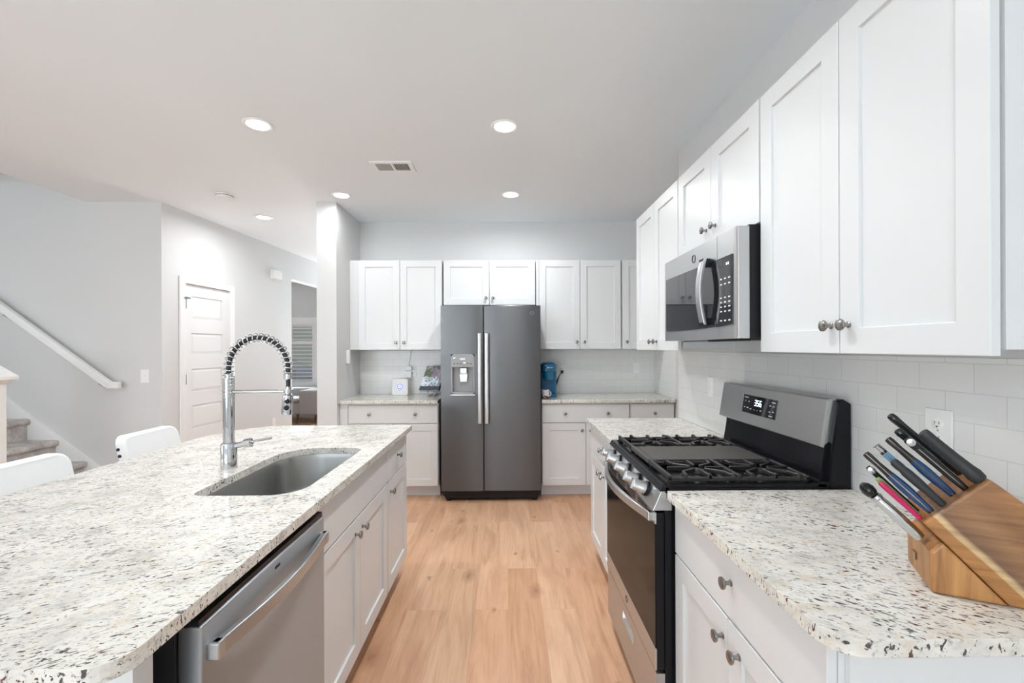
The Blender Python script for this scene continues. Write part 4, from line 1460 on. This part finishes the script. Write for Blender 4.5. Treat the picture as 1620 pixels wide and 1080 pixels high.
# hall wall items in the hall frame
hw = lambda x, y, z: hall_to_world(x, y, z)
rt = thing('wall_outlet', 'white outlet low on the hall wall between the door and the opening', 'outlet', hw(0, 1.775, 0.38), 'wall plates', HPHI)
build('cover_plate', MB().box(0.0005, 0.006, -0.036, 0.036, 0, 0.115), M['plastic_white'], rt, bevel=0.002, local=True)
for dz in (0.038, 0.077):
    build('socket', MB().lathe([(0.0165, 0), (0.0165, 0.0085)], (0.0, 0, dz), (1, 0, 0), 20), M['plastic_white'], rt, smooth=35, local=True)
rt = thing('door_chime', 'white door chime box high on the hall wall left of the opening', 'door chime', hw(0, 1.81, 2.305), None, HPHI)
build('cover', MB().box(0.0005, 0.055, -0.09, 0.09, 0.0, 0.115), M['plastic_white'], rt, bevel=0.008, local=True)
build('base_plate', MB().box(0.0, 0.008, -0.095, 0.095, -0.004, 0.119), M['plastic_white'], rt, local=True)
rt = thing('motion_sensor', 'small white sensor box on the pillar at the lower corner of the left wall cabinet', 'sensor', (-1.565, 4.45, 1.25))
build('housing', MB().box(-1.5645, -1.535, 4.425, 4.475, 1.252, 1.386), M['plastic_white'], rt, bevel=0.006)
build('bracket', MB().box(-1.5648, -1.558, 4.43, 4.47, 1.25, 1.39), M['plastic_grey'], rt)

# ceiling items
G_CAN = 'recessed ceiling lights'
CANS = [(-1.485, 2.735, 1.0, 'recessed ceiling light nearest on the left, above the island stools side'),
        (-0.012, 2.755, 0.74, 'recessed ceiling light nearest on the right, above the kitchen aisle'),
        (-1.447, 3.997, 0.36, 'recessed ceiling light just in front of the white pillar'),
        (0.034, 3.983, 1.0, 'recessed ceiling light in front of the refrigerator'),
        (-2.482, 4.67, 0.95, 'recessed ceiling light farthest left, in the hall beside the pillar'),
        (-1.46, 1.48, 0.42, 'unseen added ceiling light over the near left part of the island'),  # this one and the next are out of view, added for light
        (0.0, 1.48, 0.74, 'unseen added ceiling light over the near part of the kitchen aisle')]
for x, y, dim, lb in CANS:
    rt = thing('ceiling_light', lb, 'ceiling light', (x, y, H), G_CAN)
    build('trim_ring', MB().lathe([(0.083, 0), (0.085, -0.003), (0.078, -0.009), (0.064, -0.007), (0.062, 0.0)], (x, y, H - 0.0005), (0, 0, 1), 36), M['plastic_white'], rt, smooth=40)
    build('lens', MB().lathe([(0.061, -0.0015), (0.058, -0.0085), (0.03, -0.0105)], (x, y, H - 0.0005), (0, 0, 1), 32), M['lens'], rt, smooth=40)
    area_light('lamp_light', (x, y, H - 0.016), 0.11, CAN_W * dim, spread=(138 if x > -0.5 and y < 3 else 172), color=(0.95, 0.978, 1.0))
rt = thing('smoke_detector', 'round white smoke detector on the ceiling near the hall', 'smoke detector', (-2.457, 3.99, H))
build('housing', MB().lathe([(0.066, 0), (0.067, -0.012), (0.062, -0.026), (0.05, -0.034), (0.02, -0.036)], (-2.457, 3.99, H - 0.0005), (0, 0, 1), 32), M['plastic_white'], rt, smooth=35)
build('vent_ring', MB().lathe([(0.0685, -0.012), (0.0685, -0.018)], (-2.457, 3.99, H), (0, 0, 1), 32), M['plastic_grey'], rt, smooth=35)
rt = thing('ceiling_vent', 'white rectangular air vent with louvers in the ceiling between the lights', 'vent', (-0.838, 3.37, H))
vx0, vx1, vy0, vy1 = -0.99, -0.686, 3.275, 3.468
mb = MB()
b_ = 0.032
mb.box(vx0, vx0 + b_, vy0, vy1, H - 0.008, H - 0.0005).box(vx1 - b_, vx1, vy0, vy1, H - 0.008, H - 0.0005)
mb.box(vx0 + b_, vx1 - b_, vy0, vy0 + b_, H - 0.008, H - 0.0005).box(vx0 + b_, vx1 - b_, vy1 - b_, vy1, H - 0.008, H - 0.0005)
mb.box(-0.846, -0.83, vy0 + b_, vy1 - b_, H - 0.008, H - 0.0005)
build('frame', mb, M['plastic_white'], rt)
build('duct', MB().box(vx0 + b_, vx1 - b_, vy0 + b_, vy1 - b_, H - 0.0012, H - 0.0006), M['slot'], rt)
for xa, xb, lean in ((vx0 + b_, -0.846, -1), (-0.83, vx1 - b_, 1)):
    nn = 9
    for k in range(nn):
        x = xa + (xb - xa) * (k + 0.5) / nn
        mb = MB().prism([(x - 0.0035, H - 0.0015), (x - 0.0015, H - 0.0015), (x + lean * 0.005 + 0.001, H - 0.010), (x + lean * 0.005 - 0.001, H - 0.010)], 'y', vy0 + b_, vy1 - b_)
        build('louver', mb, M['plastic_white'], rt)

# ================================================================== THINGS ON THE BACK COUNTERS
# white hub with a blue lit ring
rt = thing('wifi_hub', 'square white hub with a glowing blue ring leaning by the back wall', 'hub', (-1.108, 4.72, ZT1))
hb = build('housing', MB().prism(rrect(-1.19, -1.026, ZT1 + 0.0005, 1.084, 0.018, 5), 'y', 4.70, 4.735), M['plastic_white'], rt, bevel=0.004)
ring = [(-1.108 + 0.024 * math.cos(2 * math.pi * k / 28), 4.6992, 1.005 + 0.024 * math.sin(2 * math.pi * k / 28)) for k in range(29)]
build('ring_light', MB().tube(ring, 0.0042, 8), M['blue_led'], rt, smooth=60)
build('button', MB().lathe([(0.02, 0.0), (0.02, 0.0012)], (-1.108, 4.7, 1.005), (0, -1, 0), 24), M['blue_glow'], rt)
build('symbol', MB().lathe([(0.008, 0.0012), (0.008, 0.002)], (-1.108, 4.7, 1.005), (0, -1, 0), 18), M['blue_led'], rt)
# two chargers on the outlet with a cord to the cabinet
rt = thing('power_adapter', 'upper white plug-in charger in the outlet, with a cord rising to the cabinet', 'charger', (-1.03, 4.83, 1.17), 'plug-in chargers')
build('housing', MB().box(-1.072, -1.012, 4.808, 4.8435, 1.165, 1.212), M['plastic_white'], rt, bevel=0.005)
build('cord', MB().tube([(-1.04, 4.825, 1.21), (-1.045, 4.83, 1.25), (-1.03, 4.835, 1.30), (-1.025, 4.84, 1.34), (-1.025, 4.84, 1.382)], 0.0025, 6), M['plastic_white'], rt, smooth=60)
rt = thing('power_adapter', 'lower white plug-in charger in the outlet just above the hub', 'charger', (-1.05, 4.83, 1.10), 'plug-in chargers')
build('housing', MB().box(-1.085, -1.012, 4.80, 4.8435, 1.086, 1.155), M['plastic_white'], rt, bevel=0.006)
build('cord', MB().tube([(-1.04, 4.815, 1.088), (-1.03, 4.815, 1.05), (-1.01, 4.82, 0.98), (-1.0, 4.81, 0.93), (-1.03, 4.79, 0.9185)], 0.0025, 6), M['plastic_white'], rt, smooth=60)


# recipe book on a clear stand
def book_cover():
    m = mat('book_cover_print', (0.4, 0.4, 0.42), 0.3)
    nt, n, l, b = nodes_of(m)
    v = mapping(n, l, (1, 1, 1))
    sep = n.new('ShaderNodeSeparateXYZ')
    l.new(v, sep.inputs[0])
    t = noise(n, l, v, 26, 4, 0.6)
    r1 = ramp(n, [(0.35, (0.16, 0.15, 0.16)), (0.6, (0.42, 0.41, 0.44))])
    l.new(t.outputs[0], r1.inputs[0])

    def blob(cx, cz, rad, col, prev, scale_noise=60, thr=0.5):
        com = n.new('ShaderNodeVectorMath')
        com.operation = 'DISTANCE'
        cc = n.new('ShaderNodeCombineXYZ')
        l.new(sep.outputs[0], cc.inputs[0])
        l.new(sep.outputs[2], cc.inputs[2])
        l.new(cc.outputs[0], com.inputs[0])
        com.inputs[1].default_value = (cx, 0, cz)
        lt = n.new('ShaderNodeMath')
        lt.operation = 'LESS_THAN'
        lt.inputs[1].default_value = rad
        l.new(com.outputs['Value'], lt.inputs[0])
        tt = noise(n, l, v, scale_noise, 3)
        g = n.new('ShaderNodeMath')
        g.operation = 'GREATER_THAN'
        g.inputs[1].default_value = thr
        l.new(tt.outputs[0], g.inputs[0])
        mu = n.new('ShaderNodeMath')
        mu.operation = 'MULTIPLY'
        l.new(lt.outputs[0], mu.inputs[0])
        l.new(g.outputs[0], mu.inputs[1])
        return mixc(n, l, mu.outputs[0], prev, col)
    c = r1.outputs[0]
    c = blob(-0.02, 0.17, 0.045, (0.12, 0.20, 0.08), c, 45, 0.45)
    c = blob(0.045, 0.17, 0.04, (0.33, 0.22, 0.34), c, 50, 0.5)
    c = blob(-0.045, 0.08, 0.05, (0.66, 0.77, 0.85), c, 42, 0.44)
    c = blob(0.04, 0.085, 0.05, (0.60, 0.72, 0.80), c, 46, 0.46)
    l.new(c, b.inputs['Base Color'])
    return m


ang = math.radians(-4)
bt = thing('recipe_book', 'open-faced recipe book with a floral cover and navy edge on a clear stand', 'book', (-0.79, 4.57, ZT1 + 0.065), None, ang)
tilt = 0.52


def lean_pt(x, s, d):
    """s up the cover, d toward the viewer; the book leans back, and its top is narrower only by perspective"""
    return (x, s * math.sin(tilt) - d * math.cos(tilt), s * math.cos(tilt) + d * math.sin(tilt))


def lean_box(x0, x1, s0, s1, d0, d1, shear=0.0):
    vs = []
    for d in (d0, d1):
        for s, x in ((s0, x0), (s0, x1), (s1, x1), (s1, x0)):
            vs.append(lean_pt(x + shear * s, s, d))
    return MB().add(vs, [(0, 1, 2, 3), (7, 6, 5, 4), (0, 4, 5, 1), (1, 5, 6, 2), (2, 6, 7, 3), (3, 7, 4, 0)])


SH = 0.18
build('pages', lean_box(-0.094, 0.092, 0.002, 0.268, -0.026, -0.003, SH), M['plastic_white'], bt, local=True)
build('cover', lean_box(-0.098, 0.096, 0.04, 0.272, -0.003, 0.0, SH), book_cover(), bt, local=True)
NAVY = mat('navy_cover_band', (0.012, 0.02, 0.055), 0.3)
build('cover_band', lean_box(-0.1, 0.098, 0.0, 0.042, -0.003, 0.001, SH), NAVY, bt, local=True)
build('back_cover', lean_box(-0.098, 0.102, 0.0, 0.272, -0.029, -0.026, SH), NAVY, bt, local=True)
ACR = mat('clear_acrylic', (0.85, 0.87, 0.88), 0.08)
nodes_of(ACR)[3].inputs['Transmission Weight'].default_value = 0.85
st = thing('book_stand', 'small clear acrylic stand holding up the recipe book', 'stand', (-0.77, 4.60, ZT1), None, ang)
build('easel', MB().tube([(-0.02, -0.045, 0.0065), (-0.02, -0.04, 0.03), (-0.02, -0.045, 0.052), (-0.02, -0.06, 0.058), (-0.02, -0.072, 0.052)], 0.006, 8)
      .tube([(0.04, -0.045, 0.0065), (0.04, -0.04, 0.03), (0.04, -0.045, 0.052), (0.04, -0.06, 0.058), (0.04, -0.072, 0.052)], 0.006, 8)
      .tube([(-0.02, -0.04, 0.006), (-0.02, 0.09, 0.006)], 0.006, 8).tube([(0.04, -0.04, 0.006), (0.04, 0.09, 0.006)], 0.006, 8)
      .tube([(-0.03, 0.09, 0.006), (0.05, 0.09, 0.006)], 0.006, 8), ACR, st, smooth=60, local=True)

# coffee maker
rt = thing('coffee_maker', 'bright blue single-serve coffee maker beside the refrigerator', 'coffee maker', (0.40, 4.56, ZT1))
build('housing', MB().prism(rrect(0.318, 0.484, 4.48, 4.72, 0.03, 5), 'z', ZT1 + 0.03, 1.235).prism(rrect(0.318, 0.484, 4.45, 4.72, 0.03, 5), 'z', ZT1 + 0.0005, ZT1 + 0.031), M['teal'], rt, bevel=0.006, smooth=35)
build('brew_head', MB().prism(rrect(0.33, 0.474, 4.41, 4.56, 0.05, 6), 'z', 1.165, 1.238).lathe([(0.045, 0), (0.05, 0.06), (0.052, 0.085)], (0.40, 4.445, 1.085), (0, 0, 1), 24), M['teal'], rt, bevel=0.004, smooth=35)
build('lid', MB().lathe([(0.064, 0), (0.066, 0.006), (0.058, 0.014), (0.02, 0.018)], (0.402, 4.478, 1.2385), (0, 0, 1), 28, squash=(1.05, 0.95)), M['teal_dark'], rt, smooth=35)
build('lid_rim', MB().tube([(0.402 + 0.062 * math.cos(math.radians(a)), 4.462 + 0.055 * math.sin(math.radians(a)), 1.205) for a in range(200, 345, 12)], 0.0055, 8), M['silver'], rt, smooth=60)
build('recess', MB().box(0.338, 0.466, 4.4765, 4.482, ZT1 + 0.04, 1.16), M['teal_dark'], rt)
build('cord', MB().tube([(0.486, 4.66, 1.0), (0.50, 4.70, 1.01), (0.517, 4.74, 1.05), (0.53, 4.78, 1.07), (0.55, 4.82, 1.10), (0.574, 4.826, 1.135)], [0.006, 0.008, 0.011, 0.008, 0.004, 0.005], 8), M['black_matte'], rt, smooth=60)
build('plug', MB().prism(rrect(0.565, 0.592, 1.126, 1.158, 0.006, 4), 'y', 4.812, 4.842), M['black_matte'], rt, bevel=0.002)


def cup_print():
    m = mat('cup_print', (0.8, 0.8, 0.78), 0.35)
    nt, n, l, b = nodes_of(m)
    v = mapping(n, l)
    vo = n.new('ShaderNodeTexVoronoi')
    vo.inputs['Scale'].default_value = 46
    l.new(v, vo.inputs['Vector'])
    hs = ramp(n, [(0.0, (0.75, 0.76, 0.75)), (0.35, (0.45, 0.06, 0.05)), (0.55, (0.8, 0.8, 0.8)), (0.75, (0.08, 0.12, 0.16)), (0.9, (0.78, 0.78, 0.76))], 'CONSTANT')
    sp = n.new('ShaderNodeSeparateColor')
    l.new(vo.outputs['Color'], sp.inputs[0])
    l.new(sp.outputs[0], hs.inputs[0])
    l.new(hs.outputs[0], b.inputs['Base Color'])
    return m


rt = thing('coffee_mug', 'small white mug with red and dark printed pattern in front of the coffee maker', 'mug', (0.362, 4.345, ZT1 + 0.008))
build('cup', MB().lathe([(0.034, 0.0), (0.037, 0.004), (0.039, 0.075), (0.036, 0.075), (0.034, 0.008), (0.004, 0.006)], (0.362, 4.345, ZT1 + 0.0085), (0, 0, 1), 28), cup_print(), rt, smooth=40)
build('handle', MB().tube([(0.385 + 0.018 * math.sin(a) + 0.012, 4.345, ZT1 + 0.045 + 0.022 * math.cos(a)) for a in [math.pi * k / 10 for k in range(11)]], 0.004, 8), M['plastic_white'], rt, smooth=60)
o = build('coaster', MB().lathe([(0.046, 0), (0.047, 0.004), (0.045, 0.0075)], (0.362, 4.345, ZT1 + 0.0005), (0, 0, 1), 28), mat('green_coaster', (0.02, 0.10, 0.06), 0.5), smooth=35)
tag(o, 'dark green round coaster under the printed mug', 'coaster')

# ================================================================== STOOLS


def stool(label, y0, y1, x, tw=0.0):
    yc = (y0 + y1) / 2
    rt = thing('bar_stool', label, 'stool', (x + 0.2, yc, 0), 'stools along the island')
    w = y1 - y0
    lean = 0.24

    def back_x(z):
        return x - 0.005 - lean * (z - 0.6)
    mb = MB().prism(rrect(y0, y1, 0.60, 0.958, (0.055, 0.045, 0.01, 0.01), 6), 'x', -0.027, 0.027)
    mb.xform(lambda p: (p.x + back_x(p.z) - 0.012 * math.cos((p.y - yc) / w * math.pi), p.y, p.z))
    bk = build('backrest', mb, M['fabric_white'], rt, smooth=40, bevel=0.014, bseg=3)
    for k in range(9):
        z = 0.63 + 0.033 * k
        build('stud', MB().lathe([(0.0085, -0.004), (0.0085, 0.003), (0.005, 0.006)], (back_x(z) - 0.012, y0 - 0.0005, z), (0, -1, 0), 10), M['stud'], bk, smooth=35)
    build('seat', MB().prism(rrect(x - 0.02, x + 0.40, y0 + 0.005, y1 - 0.005, 0.04, 5), 'z', 0.56, 0.65), M['fabric_white'], rt, bevel=0.02, bseg=3, smooth=40)
    for sx, sy in ((0, 0), (0, 1), (1, 0), (1, 1)):
        px, py = x + 0.02 + 0.34 * sx, y0 + 0.04 + (w - 0.08) * sy
        build('leg', MB().cyl((px, py, 0.565), (px + (0.03 if sx else -0.03), py, 0.0), 0.02, 10, 0.013), M['white_leg'], rt, smooth=40)
    fr = MB()
    for sx in (0, 1):
        fr.cyl((x + 0.015 + 0.35 * sx, y0 + 0.04, 0.2), (x + 0.015 + 0.35 * sx, y1 - 0.04, 0.2), 0.01, 8)
    for sy in (0, 1):
        yy = y0 + 0.04 + (w - 0.08) * sy
        fr.cyl((x + 0.0, yy, 0.24), (x + 0.375, yy, 0.24), 0.01, 8)
    build('foot_rail', fr, M['white_leg'], rt, smooth=40)
    return rt


stool('nearer white upholstered stool at the island, cut off by the left edge', 1.60, 2.02, -1.86)
stool('farther white upholstered stool with dark studs along its back, near the stair wall', 2.32, 2.70, -1.88)

# ================================================================== STAIRS, HANDRAIL, NEWEL
rt = thing('staircase', 'grey carpeted staircase rising to the left along the grey wall', 'stairs', (-5.5, 3.7, 0))
RISE, RUN, SX = 0.193, 0.255, -3.56
for k in range(11):
    z1 = RISE * (k + 1)
    xn = SX - RUN * k
    x_end = xn - RUN - 0.01
    # carpeted tread with a rolled nosing and riser
    prof = [(xn - 0.03, z1 - RISE), (xn - 0.03, z1 - 0.055), (xn - 0.008, z1 - 0.05), (xn + 0.002, z1 - 0.03), (xn - 0.002, z1 - 0.008), (xn - 0.02, z1),
            (x_end - 0.025, z1), (x_end - 0.025, z1 - RISE)]
    build('step', MB().prism(prof, 'y', 3.26, YS - 0.0185), M['carpet'], rt, smooth=60)
build('side_wall', MB().prism([(-3.71, 0.0), (-3.71, 0.28), (-6.37, 2.32), (-6.37, 0)], 'y', 3.13, 3.258), M['wall'], rt)
nx = -3.60
rt = thing('newel_post', 'white square newel post with a pyramid cap at the foot of the stairs', 'newel post', (nx, 3.19, 0))
hw_ = 0.062
build('post', MB().box(nx - hw_, nx + hw_, 3.19 - hw_, 3.19 + hw_, 0, 1.17), M['trim'], rt, bevel=0.003)
mb = MB()
c = Vector((nx, 3.19, 0))


def sq(r_, z):
    return [(nx - r_, 3.19 - r_, z), (nx + r_, 3.19 - r_, z), (nx + r_, 3.19 + r_, z), (nx - r_, 3.19 + r_, z)]


lv_ = [sq(hw_ + 0.001, 1.155), sq(hw_ + 0.016, 1.172), sq(hw_ + 0.02, 1.186), sq(hw_ + 0.041, 1.188), sq(hw_ + 0.043, 1.212), sq(0.006, 1.335)]
flat = [p for q in lv_ for p in q]
fs = [(3, 2, 1, 0), tuple(range(len(flat) - 4, len(flat)))]
for k in range(len(lv_) - 1):
    for j in range(4):
        fs.append((k * 4 + j, k * 4 + (j + 1) % 4, (k + 1) * 4 + (j + 1) % 4, (k + 1) * 4 + j))
mb.add(flat, fs)
build('cap', mb, M['trim'], rt, bevel=0.002)
rt = thing('stair_handrail', 'white wall-mounted wooden handrail sloping up along the stair wall', 'handrail', (-4.0, 4.13, 1.0))
ry = 4.115
sl = (1.80 - 1.085) / (-4.549 + 3.575)
P0, P1 = (-3.565, ry, 1.078), (-5.6, ry, 1.078 + sl * (-5.6 + 3.565))
build('rail', MB().bar(P0, P1, 0.05, 0.062).bar((-3.58, ry, 1.079), (-3.475, ry, 1.079), 0.05, 0.058), M['trim'], rt, bevel=0.008, bseg=3)
for x in (-3.66, -4.50, -5.4):
    z = 1.078 + sl * (x + 3.565) - 0.03
    build('bracket', MB().tube([(x, YS - 0.001, z - 0.05), (x, YS - 0.03, z - 0.05), (x, ry, z - 0.025), (x, ry, z + 0.006)], 0.006, 8)
          .lathe([(0.022, 0), (0.022, 0.005), (0.012, 0.009)], (x, YS - 0.0005, z - 0.05), (0, -1, 0), 16), M['nickel'], rt, smooth=40)

# ================================================================== FAR ROOM
rt = thing('armchair', 'grey upholstered armchair with wooden legs under the far window', 'armchair', (-3.9, 8.8, 0))
UPH = paint('grey_upholstery', (0.36, 0.35, 0.345), 0.9, 220, 0.2)
build('seat', MB().box(-4.55, -3.86, 8.50, 9.06, 0.17, 0.40), UPH, rt, bevel=0.03, bseg=3)
build('cushion', MB().box(-4.54, -3.87, 8.46, 9.04, 0.40, 0.47), UPH, rt, bevel=0.03, bseg=3)
build('backrest', MB().box(-4.62, -3.80, 9.02, 9.17, 0.17, 0.625), UPH, rt, bevel=0.04, bseg=3)
build('arm', MB().box(-3.87, -3.50, 8.46, 9.03, 0.16, 0.62), UPH, rt, bevel=0.04, bseg=3)
for x, y in ((-3.92, 8.55), (-3.58, 8.55), (-4.5, 8.55), (-4.5, 9.08), (-3.58, 9.08)):
    build('leg', MB().cyl((x, y, 0.18), (x - 0.02, y - 0.02, 0.0), 0.028, 10, 0.016), M['wood_leg'], rt, smooth=40)
# shutters: two tiers of louvers
rt = thing('window_shutter', 'white louvered shutters across the far room window', 'shutter', (-4.4, 9.34, WZ0))
fr = MB()
fr.box(WX0 + 0.002, WX0 + 0.042, 9.352, 9.368, WZ0 + 0.002, WZ1 - 0.002).box(WX1 - 0.042, WX1 - 0.002, 9.352, 9.368, WZ0 + 0.002, WZ1 - 0.002)
fr.box(WX0 + 0.042, WX1 - 0.042, 9.352, 9.368, WZ1 - 0.03, WZ1 - 0.002).box(WX0 + 0.042, WX1 - 0.042, 9.352, 9.368, WZ0 + 0.002, WZ0 + 0.03)
fr.box(WX0 + 0.042, WX1 - 0.042, 9.352, 9.368, 1.49, 1.55).box(-4.42, -4.40, 9.356, 9.366, 1.55, WZ1 - 0.03)
build('frame', fr, M['trim'], rt)
z = WZ0 + 0.065
while z < WZ1 - 0.05:
    if not (1.465 < z < 1.575):
        build('louver', MB().prism([(9.332, z - 0.009), (9.334, z - 0.012), (9.366, z + 0.010), (9.364, z + 0.013)], 'x', WX0 + 0.043, WX1 - 0.043), M['trim'], rt)
    z += 0.075

# outside: lawn, street, a neighbouring house and a parked car
grass = paint('lawn_grass', (0.09, 0.15, 0.05), 0.95, 30, 0.5)
asphalt = paint('asphalt', (0.16, 0.165, 0.17), 0.9, 60, 0.3)
struct(build('ground', MB().box(-60, 40, 9.6, 70, -0.5, -0.25), grass, loc=(0, 9.6, -0.5)))
o = build('street', MB().box(-60, 40, 14.5, 21.5, -0.249, -0.235), asphalt)
o['kind'] = 'structure'
siding = mat('sage_siding', (0.27, 0.33, 0.28), 0.7)
nt, n, l, b = nodes_of(siding)
wv = n.new('ShaderNodeTexWave')
wv.bands_direction = 'Z'
wv.wave_profile = 'SAW'
wv.inputs['Scale'].default_value = 1.6
l.new(mapping(n, l), wv.inputs['Vector'])
bump(n, l, b, wv.outputs[1], 0.6, 0.02)
roofm = paint('slate_shingle', (0.13, 0.15, 0.17), 0.85, 40, 0.5)
hx, hy = -15.4, 27.0
rt = thing('neighbour_house', 'green-grey neighbouring house with white garage seen through the far window', 'house', (hx, hy, -0.25))
build('wall', MB().box(hx - 6, hx + 3.2, hy, hy + 8, -0.25, 3.1), siding, rt)
build('roof', MB().prism([(hx - 6.5, 3.0), (hx + 3.6, 3.0), (hx - 1.4, 6.4)], 'y', hy - 0.4, hy + 8.4), roofm, rt)
build('garage', MB().box(hx + 3.2, hx + 9.5, hy - 1.5, hy + 7, -0.25, 4.2), mat('cream_siding', (0.55, 0.55, 0.5), 0.7), rt)
build('trim', MB().box(hx - 6.02, hx + 3.22, hy - 0.05, hy, 2.85, 3.05).box(hx + 3.1, hx + 3.3, hy - 1.56, hy - 0.02, -0.25, 4.2), M['trim'], rt)
for x in (-1.8, 0.6):
    build('window', MB().box(hx + x, hx + x + 1.1, hy - 0.04, hy + 0.01, 0.9, 2.3), M['glass_black'], rt)
carp = mat('silver_car_paint', (0.42, 0.43, 0.45), 0.25, 0.6, coat=0.6)
rt = thing('car', 'silver car parked on the street outside the far window', 'car', (-10.2, 18.0, -0.235))
cx0 = -12.4
body = [(0, 0.28), (0, 0.72), (0.25, 0.86), (1.15, 0.93), (1.75, 1.38), (3.25, 1.42), (4.05, 0.98), (4.45, 0.9), (4.5, 0.5), (4.45, 0.28)]
build('body', MB().prism([(cx0 + x, z - 0.235) for x, z in body], 'y', 17.2, 18.9), carp, rt, bevel=0.06, bseg=3)
build('side_window', MB().prism([(cx0 + 1.35, 0.72), (cx0 + 1.82, 1.07), (cx0 + 3.15, 1.1), (cx0 + 3.75, 0.76)], 'y', 17.19, 17.2), M['glass_black'], rt)
for x in (0.85, 3.6):
    for y in (17.22, 18.68):
        build('wheel', MB().cyl((cx0 + x, y, 0.1), (cx0 + x, y + 0.2, 0.1), 0.33, 24), M['black_matte'], rt, smooth=40)
